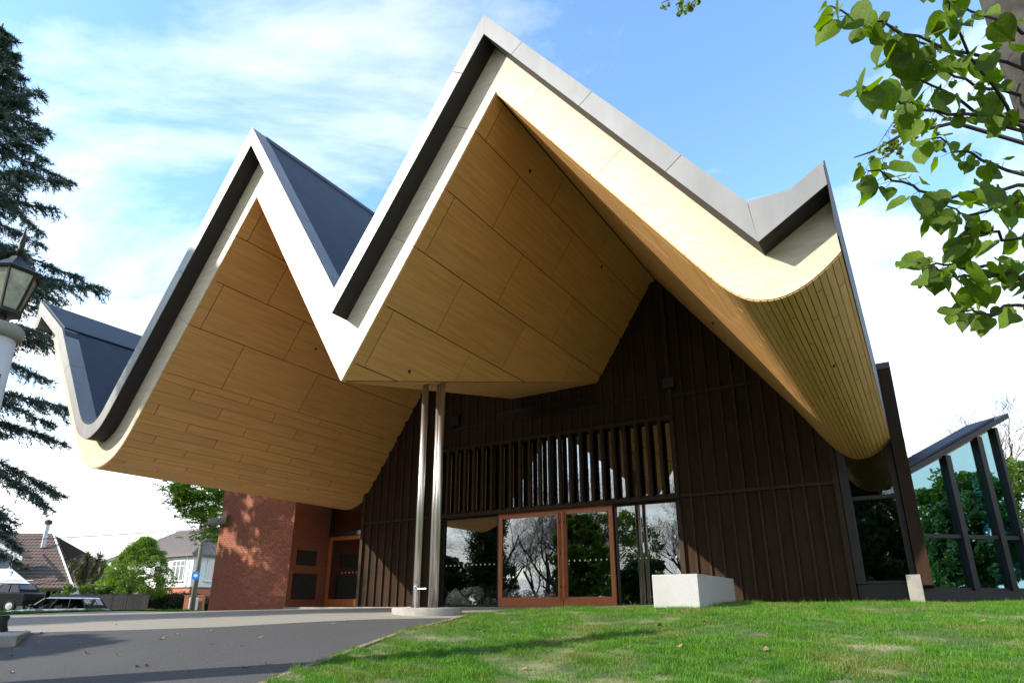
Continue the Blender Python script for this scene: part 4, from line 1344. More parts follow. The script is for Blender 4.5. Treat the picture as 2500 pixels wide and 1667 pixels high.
# --- cedar at the left
CX0, CY0 = -24.9, 24.2
ced = thing('cedar_tree', 'tall dark cedar with drooping feathery branches at the left edge', 'tree', (CX0, CY0, gz(CX0, CY0)))
MB().tube([(0, 0, -0.3), (0.1, 0, 8), (0.0, 0.1, 16), (0.05, 0, 23), (0, 0, 27.3)], [0.62, 0.5, 0.34, 0.16, 0.03], 10).build('trunk', M['bark'], ced, smooth=True)
g = np.random.default_rng(11)
limb = MB(); tri = []


def ced_r(z):
    return float(np.interp(z, [1.5, 3, 6, 12, 20, 25, 27.4], [5.0, 6.1, 7.4, 7.4, 4.9, 1.7, 0.1]))


zz = 2.6; ia = 0
while zz < 27.0:
    kk = 4
    for j in range(kk):
        az = ia * 2.399963 + g.normal(0, 0.15); ia += 1
        Lb = ced_r(zz) * g.uniform(0.72, 1.04)
        droop = g.uniform(0.05, 0.22) if zz > 8 else g.uniform(0.15, 0.35)
        rise = g.uniform(0.05, 0.28) if zz > 10 else g.uniform(-0.05, 0.12)
        pts = []
        for i in range(7):
            t = i / 6
            pts.append((math.cos(az + 0.12 * math.sin(3 * t)) * Lb * t, math.sin(az + 0.12 * math.sin(3 * t)) * Lb * t, zz + Lb * (rise * t - droop * t * t * 1.15)))
        limb.tube(pts, [0.10 * (1 - 0.9 * i / 6) * (0.4 + Lb / 12) for i in range(7)], 4, cap=False)
        P = np.array(pts)
        # side sprays hung with needles
        nsp = int(20 + Lb * 20)
        ts = g.uniform(0.12, 1.0, nsp) ** 0.8
        for t in ts:
            x = t * 6; i0 = min(int(x), 5); p = P[i0] + (P[i0 + 1] - P[i0]) * (x - i0)
            side = g.choice([-1, 1]); ca = az + side * g.uniform(0.5, 1.25)
            ln = (0.42 + 0.95 * (1 - t) * 0.9) * g.uniform(0.5, 1.3) * (0.35 + Lb / 9)
            d = np.array([math.cos(ca), math.sin(ca), g.uniform(-0.62, 0.12)])
            nn_ = int(8 + ln * 18)
            u_ = g.random(nn_)[:, None]
            bp = p + d * ln * u_ + np.array([0, 0, -0.30]) * ln * u_ ** 2
            nd_ = d * 0.55 + g.normal(0, 0.5, (nn_, 3)); nd_[:, 2] -= 0.12
            nd_ /= np.linalg.norm(nd_, axis=1)[:, None]
            sd_ = np.cross(nd_, g.normal(size=(nn_, 3))); sd_ /= np.linalg.norm(sd_, axis=1)[:, None]
            ln2 = g.uniform(0.14, 0.32, nn_)[:, None]
            tri.append(np.stack([bp - sd_ * 0.024, bp + sd_ * 0.024, bp + nd_ * ln2], 1).reshape(-1, 3))
    zz += 0.78 if zz < 22 else 0.5
limb.build('limbs', M['twig'], ced)['kind'] = 'stuff'
cr = linkm('crown', np_mesh('crown', np.concatenate(tri), 3, M['needle']), ced)

# --- lime tree at the right, close to the camera
TX, TY = 2.78, 2.62
lime = thing('lime_tree', 'lime tree with broad heart-shaped leaves reaching in from the right edge', 'tree', (0, 0, 0))
tz0 = gz(TX, TY)
MB().tube([(TX + 0.03, TY, tz0 - 0.2), (TX + 0.01, TY, 0.2), (TX, TY, 1.2), (TX - 0.01, TY, 2.4), (TX - 0.02, TY + .03, 3.6), (TX, TY + 0.05, 5.0)], [0.30, 0.22, 0.20, 0.185, 0.16, 0.12], 20).build('trunk', M['bark'], lime, smooth=True)
lime.children[0].data.materials[0] = mat('shaded_lime_bark', (0.050, 0.044, 0.036), (0.022, 0.019, 0.016), scale=16, stretch=(1, 1, 0.4), rough=0.95, bump=0.7, bscale=30, c3=(0.07, 0.066, 0.05), scale3=3)  # darker bark: the crown's shade on the trunk is put into the colour


def vp(px, py, fwd):                                    # survey point at a given depth along the view axis
    return vray(px, py) * fwd


leaf_meshes = []
for s in range(4):
    lm_ = MB(); g2 = random.Random(40 + s)
    half = [(0.0, 0.06), (0.16, -0.02), (0.36, 0.03), (0.50, 0.22), (0.52, 0.42), (0.44, 0.64), (0.28, 0.84), (0.12, 0.97), (0.0, 1.12)]
    mid = [(0, 0.06), (0, 0.2), (0, 0.4), (0, 0.6), (0, 0.8), (0, 1.0), (0, 1.12)]
    fold = g2.uniform(0.15, 0.6); curl = g2.uniform(-0.55, 0.3)
    zf_ = lambda x, y: fold * abs(x) - curl * (y - 0.5) ** 2 + 0.03 * math.sin(9 * y + 7 * abs(x))
    for sg in (-1, 1):
        hp = [(sg * x, y, zf_(x, y)) for x, y in half]
        for i in range(len(half) - 1):
            x0, y0 = half[i]; x1, y1 = half[i + 1]
            my0, my1 = min(max(y0, 0.06), 1.12), min(max(y1, 0.06), 1.12)
            a = (sg * x0, y0, zf_(x0, y0)); b = (sg * x1, y1, zf_(x1, y1)); c = (0, my1, zf_(0, my1)); d = (0, my0, zf_(0, my0))
            ha = (sg * x0 * .5, (y0 + my0) / 2, zf_(x0 * .5, (y0 + my0) / 2) - 0.015); hb = (sg * x1 * .5, (y1 + my1) / 2, zf_(x1 * .5, (y1 + my1) / 2) - 0.015)
            for q in ([a, b, hb, ha], [ha, hb, c, d]):
                q2 = []
                for p in q:
                    if not any((Vector(p) - Vector(r)).length < 1e-6 for r in q2): q2.append(p)
                if len(q2) >= 3: lm_.poly(q2 if sg > 0 else q2[::-1])
    me = lm_.mesh('leaf', M['leaf_lime'], True)
    bm = bmesh.new(); bm.from_mesh(me); bmesh.ops.remove_doubles(bm, verts=bm.verts, dist=1e-4); bm.to_mesh(me); bm.free()
    leaf_meshes.append(me)
gl = random.Random(5)
branches = MB()
trunk_at = lambda z: Vector((TX, TY, z))
paths = [  # photograph sight lines with depth along the axis
    [(2460, 150, 3.25), (2330, 118, 3.05), (2200, 85, 2.85), (2110, 42, 2.7), (2030, 16, 2.6)],
    [(2470, 60, 3.3), (2370, 20, 3.1), (2270, -40, 3.0)],
    [(2455, 300, 3.2), (2330, 250, 3.0), (2240, 190, 2.9), (2190, 120, 2.8)],
    [(2460, 285, 3.2), (2360, 285, 2.95), (2250, 262, 2.8), (2170, 240, 2.65), (2095, 208, 2.55)],
    [(2480, 300, 3.1), (2400, 170, 2.9), (2330, 60, 2.8), (2300, -10, 2.7)],
    [(2520, 455, 3.0), (2420, 462, 2.85), (2320, 482, 2.7), (2240, 465, 2.6), (2180, 432, 2.5), (2120, 418, 2.45)],
    [(2530, 480, 2.9), (2440, 505, 2.8), (2360, 530, 2.7), (2300, 500, 2.6)],
    [(2540, 560, 2.9), (2450, 575, 2.8), (2370, 560, 2.7), (2330, 590, 2.65)],
    [(2540, 660, 2.9), (2450, 650, 2.8), (2370, 655, 2.7), (2310, 640, 2.6), (2240, 640, 2.55)],
    [(2545, 690, 2.85), (2470, 670, 2.75), (2400, 680, 2.65), (2330, 672, 2.6), (2260, 668, 2.5)],
    [(2545, 740, 2.8), (2470, 745, 2.7), (2400, 770, 2.6), (2320, 752, 2.5)],
    [(2460, 420, 3.2), (2400, 390, 3.0), (2330, 370, 2.9), (2270, 340, 2.8)],
    [(2450, 220, 3.3), (2380, 210, 3.0), (2310, 170, 2.9), (2260, 150, 2.8)],
]
for pi, path in enumerate(paths):
    P = [vp(*p) for p in path]
    tr = trunk_at(P[0].z - 0.12)
    if (P[0] - tr).length < 1.2: P = [tr] + P
    # wobble
    Q = []
    for i in range(len(P) - 1):
        for k_ in range(3):
            t = k_ / 3; Q.append(P[i].lerp(P[i + 1], t) + Vector((gl.gauss(0, .008), gl.gauss(0, .008), gl.gauss(0, .008))))
    Q.append(P[-1])
    branches.tube(Q, [0.009 * (1 - 0.8 * i / (len(Q) - 1)) + 0.0014 for i in range(len(Q))], 6, cap=False)
    n = len(Q)
    dense = 2.2 if pi in (0, 2, 3, 4, 12, 11) else 1.9
    for i in range(3, n):
        for rep in range(1 if gl.random() > dense - 1.2 else 2):
            dirn = (Q[i] - Q[i - 1]).normalized()
            if i < n * 0.3 and gl.random() < 0.3: continue
            side = Vector((gl.gauss(0, 1), gl.gauss(0, 1), gl.gauss(0, 0.7))).normalized()
            pet = (dirn * 0.5 + side * 0.8 + Vector((0, 0, -0.35))).normalized()
            p0 = Q[i]; p1 = p0 + pet * gl.uniform(0.025, 0.06)
            branches.tube([p0, p1], [0.0016, 0.0012], 3, cap=False)
            s = gl.choice((0.05, 0.065, 0.08, 0.095, 0.108, 0.12)) * gl.uniform(.85, 1.15) * (0.85 if pi >= 8 else 1.0)
            yax = (pet * 0.6 + Vector((gl.gauss(0, .35), gl.gauss(0, .35), -0.55))).normalized()
            nz = Vector((gl.gauss(0, .5), gl.gauss(-0.35, .5), gl.gauss(0.65, .4))); xax = yax.cross(nz).normalized(); zax = xax.cross(yax)
            o = bpy.data.objects.new('leaf', leaf_meshes[gl.randrange(4)]); col.objects.link(o); o.parent = lime
            mt = Matrix(((xax.x, yax.x, zax.x, p1.x), (xax.y, yax.y, zax.y, p1.y), (xax.z, yax.z, zax.z, p1.z), (0, 0, 0, 1))) @ Matrix.Diagonal((s, s, s, 1))
            o.matrix_local = mt
branches.build('branches', M['twig'], lime)

# --- young-leaved tree behind it, whose hanging twigs come into the picture
yt = thing('young_tree', 'tree with sparse bright young leaves on thin hanging twigs behind the lime branches', 'tree', (0, 0, 0))
tw = MB(); tips = []
YX, YY = 9.6, 6.6
tw.tube([(YX, YY, gz(YX, YY) - 0.2), (YX - .1, YY, 3), (YX - .5, YY + .1, 6), (YX - 1.2, YY + .2, 9.5)], [0.24, 0.19, 0.14, 0.07], 8)
gy_ = random.Random(9)
vpY = lambda px, py, Y: at(px, py, Y)
for path in ([(YX - .2, YY, 4.2), vpY(2330, 300, 6.6), vpY(2200, 330, 6.4), vpY(2130, 370, 6.3), vpY(2085, 385, 6.3)],
             [(YX - .2, YY, 4.6), vpY(2330, 130, 6.6), vpY(2230, 100, 6.5), vpY(2170, 60, 6.4)],
             [vpY(2230, 310, 6.45), vpY(2180, 300, 6.4), vpY(2150, 345, 6.4)],
             [vpY(2230, 320, 6.45), vpY(2170, 380, 6.4), vpY(2120, 400, 6.4)],
             [(YX - .4, YY, 5.5), vpY(2330, -60, 6.6), vpY(2000, -60, 6.4), vpY(1720, -30, 6.2), vpY(1650, 12, 6.1)],
             [vpY(1720, -30, 6.2), vpY(1690, 10, 6.15)], [vpY(1680, -20, 6.15), vpY(1615, 8, 6.1)],
             [vpY(2330, 130, 6.6), vpY(2250, 170, 6.5), vpY(2200, 210, 6.4)],
             [vpY(2330, 300, 6.6), vpY(2260, 260, 6.5), vpY(2190, 262, 6.4)]):
    P = [Vector(p) for p in path]
    L_ = sum((b - a).length for a, b in zip(P[:-1], P[1:]))
    big = L_ > 2.0
    tw.tube(P, [(0.03 if big else 0.009) * (1 - 0.85 * i / (len(P) - 1)) + 0.002 for i in range(len(P))], 5, cap=False)
    start = len(P) - 3 if big else 0
    for a, b in zip(P[max(start, 0):-1], P[max(start, 0) + 1:]):
        for k_ in range(max(3, int((b - a).length / 0.055))):
            p = a.lerp(b, gy_.random()); q = p + Vector((gy_.gauss(0, .07), gy_.gauss(0, .07), -abs(gy_.gauss(0.08, .06))))
            tw.tube([p, p.lerp(q, .5) + Vector((0, 0, .015)), q], [0.0028, 0.002, 0.0015], 3, cap=False); tips.append(q)
tw.build('branches', M['twig'], yt)
leaf_cloud('leaves', [tuple(t) for t in tips], [0.035] * len(tips), 8, 0.030, M['leaf_young'], yt, seed=5, squash=1.0, shell=0.2, aspect=0.7)

# ------------------------------------------------------------------ street scene at the left
# --- silver car
def wheel(parent, x, y, r, wd, hub):
    w_ = MB().lathe([(r * 0.62, -wd / 2), (r * 0.95, -wd / 2), (r, -wd * 0.3), (r, wd * 0.3), (r * 0.95, wd / 2), (r * 0.62, wd / 2)], 20).build('wheel', M['rubber'], parent, smooth=False)
    w_.rotation_euler = (math.pi / 2, 0, 0); w_.location = (x, y, r)
    MB().lathe([(0.02, -wd * 0.60), (r * 0.6, -wd * 0.53), (r * 0.61, wd * 0.53), (0.02, wd * 0.60)], 16).build('rim', hub, w_, smooth=False)


def make_car(name, label, loc, rz, paint, L_, H_, hood, cab0, cab1, rearx, rim, suv=True):
    c = thing(name, label, 'car', loc, rz)
    Wd = 0.9; belt = H_ * 0.68
    # body: front is -x
    hoodz = H_ * 0.665
    prof = [(-L_ / 2, 0.35), (-L_ / 2 + .02, 0.55), (-L_ / 2 + 0.12, hoodz * 0.86), (-L_ / 2 + 0.45, hoodz * 0.95), (hood, hoodz), (hood + 0.1, belt), (rearx, belt + 0.03), (L_ / 2 - 0.04, belt - 0.06), (L_ / 2, 0.7), (L_ / 2 - 0.03, 0.35)]
    body = MB(); n = len(prof)
    secs = [(-Wd, 0.93), (-Wd * 0.97, 1.0), (Wd * 0.97, 1.0), (Wd, 0.93)]
    rings = []
    for y, s in ((-Wd, 0.0), (-Wd + 0.06, 1.0), (Wd - 0.06, 1.0), (Wd, 0.0)):
        rings.append([(x * (0.985 if s == 0 else 1), y, z - (0.05 if s == 0 and z > 0.6 else 0)) for x, z in prof])
    for r_ in rings: body.v += r_
    for i in range(3):
        for k in range(n):
            k2 = (k + 1) % n; body.f.append((i * n + k, i * n + k2, (i + 1) * n + k2, (i + 1) * n + k))
    body.f.append(tuple(reversed(range(n)))); body.f.append(tuple(3 * n + k for k in range(n)))
    body.build('body', paint, c, bevel=0.03)
    # cabin: tapered glasshouse with roof
    low = [(hood + 0.06, belt), (rearx + 0.05, belt)]
    top = [(cab0, H_ - 0.05), (cab1, H_ - 0.07)]
    wb_, wt_ = Wd - 0.05, Wd - 0.17
    rf = MB()
    rf.prism([(top[0][0], -wt_, top[0][1]), (top[1][0], -wt_, top[1][1]), (top[1][0], wt_, top[1][1]), (top[0][0], wt_, top[0][1])],
             [(top[0][0] + .12, -wt_ + .06, H_), ((top[0][0] + top[1][0]) / 2 + .3, -wt_ + .06, H_ + 0.02)] and
             [(top[0][0] + .12, -wt_ + .07, H_), (top[1][0] - .05, -wt_ + .07, H_ - 0.01), (top[1][0] - .05, wt_ - .07, H_ - 0.01), (top[0][0] + .12, wt_ - .07, H_)])
    rf.build('roof', paint, c, bevel=0.02)

    def P(t, side, up):
        x = low[0][0] + (low[1][0] - low[0][0]) * t; x2 = top[0][0] + (top[1][0] - top[0][0]) * t
        z = belt; z2 = top[0][1] + (top[1][1] - top[0][1]) * t
        return (x + (x2 - x) * up, side * (wb_ + (wt_ - wb_) * up), z + (z2 - z) * up)
    for side in (-1, 1):
        for (t0, t1) in ((0.02, 0.34), (0.37, 0.68), (0.71, 0.97)):
            q = [P(t0, side, .04), P(t1, side, .04), P(t1, side, .95), P(t0, side, .95)]
            q2 = [(x, y - side * .01, z) for x, y, z in q]
            MB().prism(q if side < 0 else q[::-1], q2 if side < 0 else q2[::-1]).build('side_window', M['carglass'], c)
        for t in (0.0, 0.355, 0.695, 1.0):
            MB().tube([P(t, side, 0), P(t, side, 1)], 0.035, 6).build('pillar', M['blackcar'], c)
        mpos = P(0.06, side, 0.12)
        bx('mirror', M['blackcar'], c, mpos[0] - .1, mpos[0] + .06, min(side * (Wd + .0), side * (Wd + .2)), max(side * (Wd + .0), side * (Wd + .2)), mpos[2], mpos[2] + .14, bevel=.03)
    for t, nm in ((0.0, 'windscreen'), (1.0, 'rear_window')):
        q = [P(t, -1, .02), P(t, 1, .02), P(t, 1, .97), P(t, -1, .97)]
        dx = 0.012 if t == 0 else -0.012
        MB().prism(q, [(x + dx, y, z) for x, y, z in q]).build(nm, M['carglass'], c)
    # added dark box filling the cabin so the glass reads dark
    bx('dark_cabin_core', M['inside'], c, low[0][0] + .5, low[1][0] - .02, -wb_ + .12, wb_ - .12, belt - .3, belt + .18)
    for x in (-L_ / 2 + 0.82, L_ / 2 - 0.82):
        for y in (-Wd + 0.08, Wd - 0.08): wheel(c, x, y, 0.34, 0.22, rim)
    for y in (-0.62, 0.62):
        bx('headlight', M['lampglass'], c, -L_ / 2 + 0.0, -L_ / 2 + 0.12, y - 0.18, y + 0.18, hoodz * 0.72, hoodz * 0.82)
    return c


cz = gz(-21.9, 33)
make_car('silver_car', 'silver station wagon parked on the street below the grass verge', (-21.95, 33.0, cz + 0.05), R(0), M['silver'], 4.35, 1.62, -0.80, -0.15, 1.62, 1.90, M['rim'])
cz2 = gz(-30.5, 41.5)
bc = make_car('black_car', 'black car with pale wheels in the driveway under the carport', (-31.3, 41.6, cz2), R(0), M['blackcar'], 4.4, 1.66, -0.55, 0.1, 1.5, 1.75, M['rim'])
for y in (-0.45, 0.45):
    MB().tube([(-0.9, y, 1.78), (1.5, y, 1.86)], 0.03, 6).build('roof_bar', M['white'], bc)

# --- timber fence
FL, FR = at(130, 1470, 40.5), at(360, 1470, 40.5)
fz = gz(FL.x, FL.y)
fn = thing('fence', 'dark stained board fence behind the parked cars', 'fence', (FL.x, FL.y, fz))
wfence = FR.x - FL.x
bm_ = MB().box(0, 0.138, -0.012, 0.012, 0.03, 0.985).mesh('board', M['fence'])
k = 0
while k * 0.145 < wfence:
    inst('board', bm_, fn, (k * 0.145, rnd.uniform(-.006, .006), rnd.uniform(-.012, .012))); k += 1
for z in (0.2, 0.8): bx('rail', M['fence'], fn, 0, wfence, 0.014, 0.06, z, z + 0.08)
kf = 0
while kf * 1.8 < wfence + 0.5:
    bx('post', M['fence'], fn, kf * 1.8 - .05, kf * 1.8 + .05, 0.061, 0.16, -0.2, 1.0); kf += 1
bx('cap', M['fence'], fn, 0, wfence, -0.03, 0.07, 0.998, 1.03)

# --- house with the tiled roof
h1o = at(177, 1436, 47.5)
h1 = thing('tiled_house', 'house with weathered tiled roof, small chimney pipe and blue gable at the left', 'house', (h1o.x, h1o.y, gz(h1o.x, h1o.y)))
g0 = gz(h1o.x, h1o.y); ez = h1o.z - g0
A = at(127, 1304, 53); rz_ = A.z - g0; rx_ = A.x - h1o.x; ry_ = A.y - h1o.y
LEFT = -16.0
rows = 17; tl = MB()
for i in range(rows):
    t0, t1 = i / rows, (i + 1) / rows
    y0, y1 = ry_ * t0, ry_ * t1; z0, z1 = ez + (rz_ - ez) * t0, ez + (rz_ - ez) * t1
    x0, x1 = rx_ * t0, rx_ * t1
    tl.prism([(LEFT, y0 - .03, z0), (x0, y0 - .03, z0), (x1, y1, z1), (LEFT, y1, z1)], [(LEFT, y0 - .05, z0 + 0.075), (x0, y0 - .05, z0 + 0.075), (x1, y1, z1 + 0.03), (LEFT, y1, z1 + 0.03)])
    nt_ = 48
    for j in range(nt_):
        xa = x0 - 0.02 - j * 0.3
        if xa < LEFT: break
        tl.prism([(xa - .05, y0 - .055, z0 + .07), (xa, y0 - .055, z0 + .07), (xa, y1, z1 + .03), (xa - .05, y1, z1 + .03)],
                 [(xa - .05, y0 - .055, z0 + .10), (xa, y0 - .055, z0 + .10), (xa, y1, z1 + .06), (xa - .05, y1, z1 + .06)])
rf1 = bx('roof', M['tile'], h1, LEFT, rx_, ry_ - .05, ry_ + .1, rz_ - .05, rz_ + 0.08)
tl.build('roof_tiles', M['tile'], rf1)['kind'] = 'stuff'
MB().prism([(LEFT, ry_, rz_), (rx_, ry_, rz_), (0, 2 * ry_, ez), (LEFT, 2 * ry_, ez)], [(LEFT, ry_, rz_ + .06), (rx_, ry_, rz_ + .06), (0, 2 * ry_, ez + .06), (LEFT, 2 * ry_, ez + .06)]).build('roof_slope', M['tile'], rf1)
MB().prism([(0.0, -.06, ez - .02), (.12, -.06, ez - .02), (rx_ + .12, ry_, rz_ - .02), (rx_, ry_, rz_ - .02)], [(0.0, -.06, ez + .14), (.12, -.06, ez + .14), (rx_ + .12, ry_, rz_ + .13), (rx_, ry_, rz_ + .13)]).build('verge_board', M['paleroof'], rf1)
MB().prism([(rx_ - .1, ry_ * .2 + .9, 0), (-.6, .9, 0), (-.6, 2 * ry_ - .9, 0)], [(rx_ - .1, ry_ * .2 + .9, 0.01), (-.6, .9, .01), (-.6, 2 * ry_ - .9, .01)])
bx('wall', M['white'], h1, LEFT, -0.7, 0.9, 2 * ry_ - .9, 0, ez + 0.45)
for x in (-1.3, -1.75, -2.2):
    f_ = bx('window', M['white'], h1, x - .2, x + .2, 0.84, 0.9, ez - .75, ez - .1); bx('pane', M['window'], f_, x - .15, x + .15, 0.825, 0.838, ez - .7, ez - .15)
cp = at(108, 1320, 51.3)
cx_, cy_, cz_ = cp.x - h1o.x, cp.y - h1o.y, cp.z - g0
MB().tube([(cx_, cy_, cz_ - .5), (cx_, cy_, cz_ + 1.25)], 0.16, 10).build('flue', M['paleroof'], h1)
MB().lathe([(.16, cz_ + 1.25), (.26, cz_ + 1.28), (.26, cz_ + 1.55), (.1, cz_ + 1.62)], 10, (cx_, cy_)).build('flue_cowl', M['roof'], h1)
# blue gable facing the street
gA, gB = at(-60, 1288, 47.2), at(54, 1358, 47.2)
ga = lambda p: (p.x - h1o.x, p.y - h1o.y, p.z - g0)
a_, b_ = ga(gA), ga(gB)
MB().prism([(a_[0], a_[1] + .5, 0), (b_[0] - 1.05, a_[1] + .5, 0), (b_[0] - 1.05, a_[1] + .5, b_[2] + .4), (a_[0], a_[1] + .5, a_[2] - .25)],
           [(a_[0], a_[1] + 1.2, 0), (b_[0] - 1.05, a_[1] + 1.2, 0), (b_[0] - 1.05, a_[1] + 1.2, b_[2] + .4), (a_[0], a_[1] + 1.2, a_[2] - .25)]).build('gable_wall', M['bluewall'], h1)
MB().prism([(a_[0], a_[1], a_[2] - .28), (b_[0], b_[1], b_[2] - .28), (b_[0], b_[1], b_[2]), (a_[0], a_[1], a_[2])],
           [(a_[0], a_[1] + .06, a_[2] - .28), (b_[0], b_[1] + .06, b_[2] - .28), (b_[0], b_[1] + .06, b_[2]), (a_[0], a_[1] + .06, a_[2])]).build('bargeboard', M['white'], h1)
MB().prism([(a_[0], a_[1] + .061, a_[2] - .1), (b_[0], b_[1] + .061, b_[2] - .1), (b_[0], b_[1] + .061, b_[2] + .03), (a_[0], a_[1] + .061, a_[2] + .03)],
           [(a_[0], a_[1] + 2.6, a_[2] - .1), (b_[0], b_[1] + 1.0, b_[2] - .1), (b_[0], b_[1] + 1.0, b_[2] + .03), (a_[0], a_[1] + 2.6, a_[2] + .03)]).build('gable_roof', M['tile'], h1)
br = ga(at(22, 1390, 47.2)); br2 = ga(at(36, 1350, 47.2))
MB().tube([br, (br[0] + .2, br[1], br[2] + .8), br2], 0.06, 6).build('bracket', M['white'], h1)
# carport with pale roof
c0, c1 = ga(at(-80, 1390, 45.6)), ga(at(28, 1390, 45.6)); c2, c3 = ga(at(81, 1434, 42.2)), ga(at(-80, 1434, 42.2))
MB().prism([c3, c2, c1, c0], [(x, y, z + .07) for x, y, z in (c3, c2, c1, c0)]).build('carport_roof', M['paleroof'], h1)
for q in (c2, c3):
    MB().box(q[0] - .4, q[0] - .3, q[1] + .2, q[1] + .3, -.1, q[2]).build('carport_post', M['white'], h1)
bx('carport_wall', M['inside'], h1, c0[0], c1[0], c0[1] - .1, c0[1], -.1, c0[2] - .5)

# --- white two-storey house
Cc = at(471, 1350, 56.0); E_ = at(258, 1366, 64.0)
vx = Vector((E_.x - Cc.x, E_.y - Cc.y)); len1 = vx.length; ang = math.atan2(vx.y, vx.x)
h2 = thing('white_house', 'white two-storey house with brown hipped roof and brick base', 'house', (Cc.x, Cc.y, gz(Cc.x, Cc.y)), ang)
g0 = gz(Cc.x, Cc.y); ez = Cc.z - g0
W2 = 8.5                                                 # local: x runs left along the street face, y = -depth (to the right/back)
ov = 0.45
bx('wall', M['white'], h2, ov, len1 - ov, -W2 + ov, -ov, 1.9, ez)
bx('brick_base', M['brick'], h2, ov + .03, len1 - ov - .03, -W2 + ov + .03, -ov - .03, -.2, 1.82)
bx('string_course', M['brownroof'], h2, ov - .05, len1 - ov + .05, -W2 + ov - .05, -ov + .05, 1.821, 1.90)
rzz = ez + 2.75
rr_ = [(0, 0, ez), (len1, 0, ez), (len1, -W2, ez), (0, -W2, ez)]
ra, rb2 = (W2 / 2 - .3, -W2 / 2, rzz), (len1 - W2 / 2 + .3, -W2 / 2, rzz)
rf = MB()
rf.poly([rr_[0], rr_[1], rb2, ra]); rf.poly([rr_[1], rr_[2], rb2]); rf.poly([rr_[2], rr_[3], ra, rb2]); rf.poly([rr_[3], rr_[0], ra])
rfo = rf.build('roof', M['brownroof'], h2)
bx('eave', M['brownroof'], h2, 0, len1, -W2, 0, ez - 0.16, ez - .003)
rib = MB()
k = 0.4
while k < len1:
    t = min(k / ra[0], (len1 - k) / (len1 - rb2[0]), 1.0)
    rib.tube([(k, -0.02, ez + .02), (k, -W2 / 2 * t, ez + (rzz - ez) * t + .02)], 0.025, 4); k += 0.55
k = 0.4
while k < W2:
    t = min(k, W2 - k) / (W2 / 2); rib.tube([(0.02, -k, ez + .02), (ra[0] * t, -k, ez + (rzz - ez) * t + .02)], 0.025, 4); k += 0.55
rib.build('roof_ribs', M['brownroof'], rfo)['kind'] = 'stuff'
MB().tube([ra, (0, 0, ez)], 0.07, 5).build('hip_cap', M['brownroof'], rfo); MB().tube([ra, rb2], 0.07, 5).build('hip_cap', M['brownroof'], rfo)
MB().tube([(ra[0] + 1.6, -W2 / 2 + .6, rzz - .6), (ra[0] + 1.6, -W2 / 2 + .6, rzz + .55)], 0.11, 8).build('flue', M['roof'], rfo)
# windows: triple casement on the street face, tall sash on the end
for (x0, x1, z0, z1, n_) in ((1.6, 3.5, ez - 2.15, ez - .45, 3), (5.5, 7.0, ez - 2.0, ez - .45, 2)):
    w_ = bx('window', M['white'], h2, x0, x1, -ov - .02, -ov + .07, z0, z1)
    st = (x1 - x0) / n_
    for j in range(n_):
        bx('pane', M['window'], w_, x0 + j * st + .07, x0 + (j + 1) * st - .07, -ov + .071, -ov + .08, z0 + .08, z1 - .5); bx('pane', M['window'], w_, x0 + j * st + .07, x0 + (j + 1) * st - .07, -ov + .071, -ov + .08, z1 - .44, z1 - .07)
    bx('sill', M['white'], w_, x0 - .1, x1 + .1, -ov + .0, -ov + .16, z0 - .08, z0 - .002)
for (y0, y1) in ((-2.7, -1.7), (-5.8, -4.8)):
    w_ = bx('window', M['white'], h2, ov - .07, ov + .02, y0, y1, ez - 2.15, ez - .35)
    bx('pane', M['window'], w_, ov - .08, ov - .071, y0 + .17, y1 - .17, ez - 2.0, ez - 1.0); bx('pane', M['window'], w_, ov - .08, ov - .071, y0 + .17, y1 - .17, ez - .9, ez - .45)
    bx('sill', M['white'], w_, ov - .16, ov, y0 - .1, y1 + .1, ez - 2.24, ez - 2.152)
MB().tube([(1.2, -.1, ez - .1), (1.0, -ov + .08, ez - .6), (1.0, -ov + .08, 1.9)], 0.05, 6).build('downpipe', M['white'], h2)

# --- utility pole
up = at(468, 1488, 40.0)
pole = thing('utility_pole', 'weathered timber utility pole with crossarm and round blue sign', 'utility pole', (up.x, up.y, gz(up.x, up.y)))
g0 = gz(up.x, up.y)
pt = at(496, 1270, 40.0).z - g0
MB().tube([(0, 0, -.5), (0, 0, pt)], [0.16, 0.115], 10).build('shaft', M['polewood'], pole, smooth=True)
ca_ = at(488, 1302, 40.0).z - g0
crs = bx('crossarm', M['polewood'], pole, -0.65, 0.65, -0.2, -0.11, ca_, ca_ + 0.12)
for x in (-.58, -.36, -.16, .16, .36, .58):
    MB().lathe([(0.02, ca_ + .12), (0.045, ca_ + .16), (0.03, ca_ + .2), (0.045, ca_ + .24), (0.01, ca_ + .28)], 8, (x, -.155)).build('insulator', M['ceramic'], crs)
for s in (-1, 1):
    MB().tube([(s * .45, -.15, ca_), (0, -.13, ca_ - .55)], 0.02, 5).build('brace', M['polewood'], crs)
arm = MB().tube([(0.05, -.1, ca_ - .15), (0.6, -.3, ca_ + .55), (1.0, -.4, ca_ + .8)], 0.035, 6).build('lamp_arm', M['ceramic'], pole)
MB().box(0.9, 1.4, -.48, -.32, ca_ + .75, ca_ + .87).build('lamp_head', M['ceramic'], arm)
sz = at(476, 1404, 39.8).z - g0
sg_ = MB(); sg_.prism([(0.25 * math.cos(t * math.pi / 12), -.17, sz + .25 * math.sin(t * math.pi / 12)) for t in range(24)], [(0.25 * math.cos(t * math.pi / 12), -.15, sz + .25 * math.sin(t * math.pi / 12)) for t in range(24)])
sgo = sg_.build('sign', M['signblue'], pole)
arw = MB()
arw.poly([(x, -.173, sz + z) for x, z in ((-.12, -.06), (.0, -.06), (.0, -.13), (.14, .0), (.0, .13), (.0, .06), (-.12, .06))])
arw.build('sign_mark', M['white'], sgo)
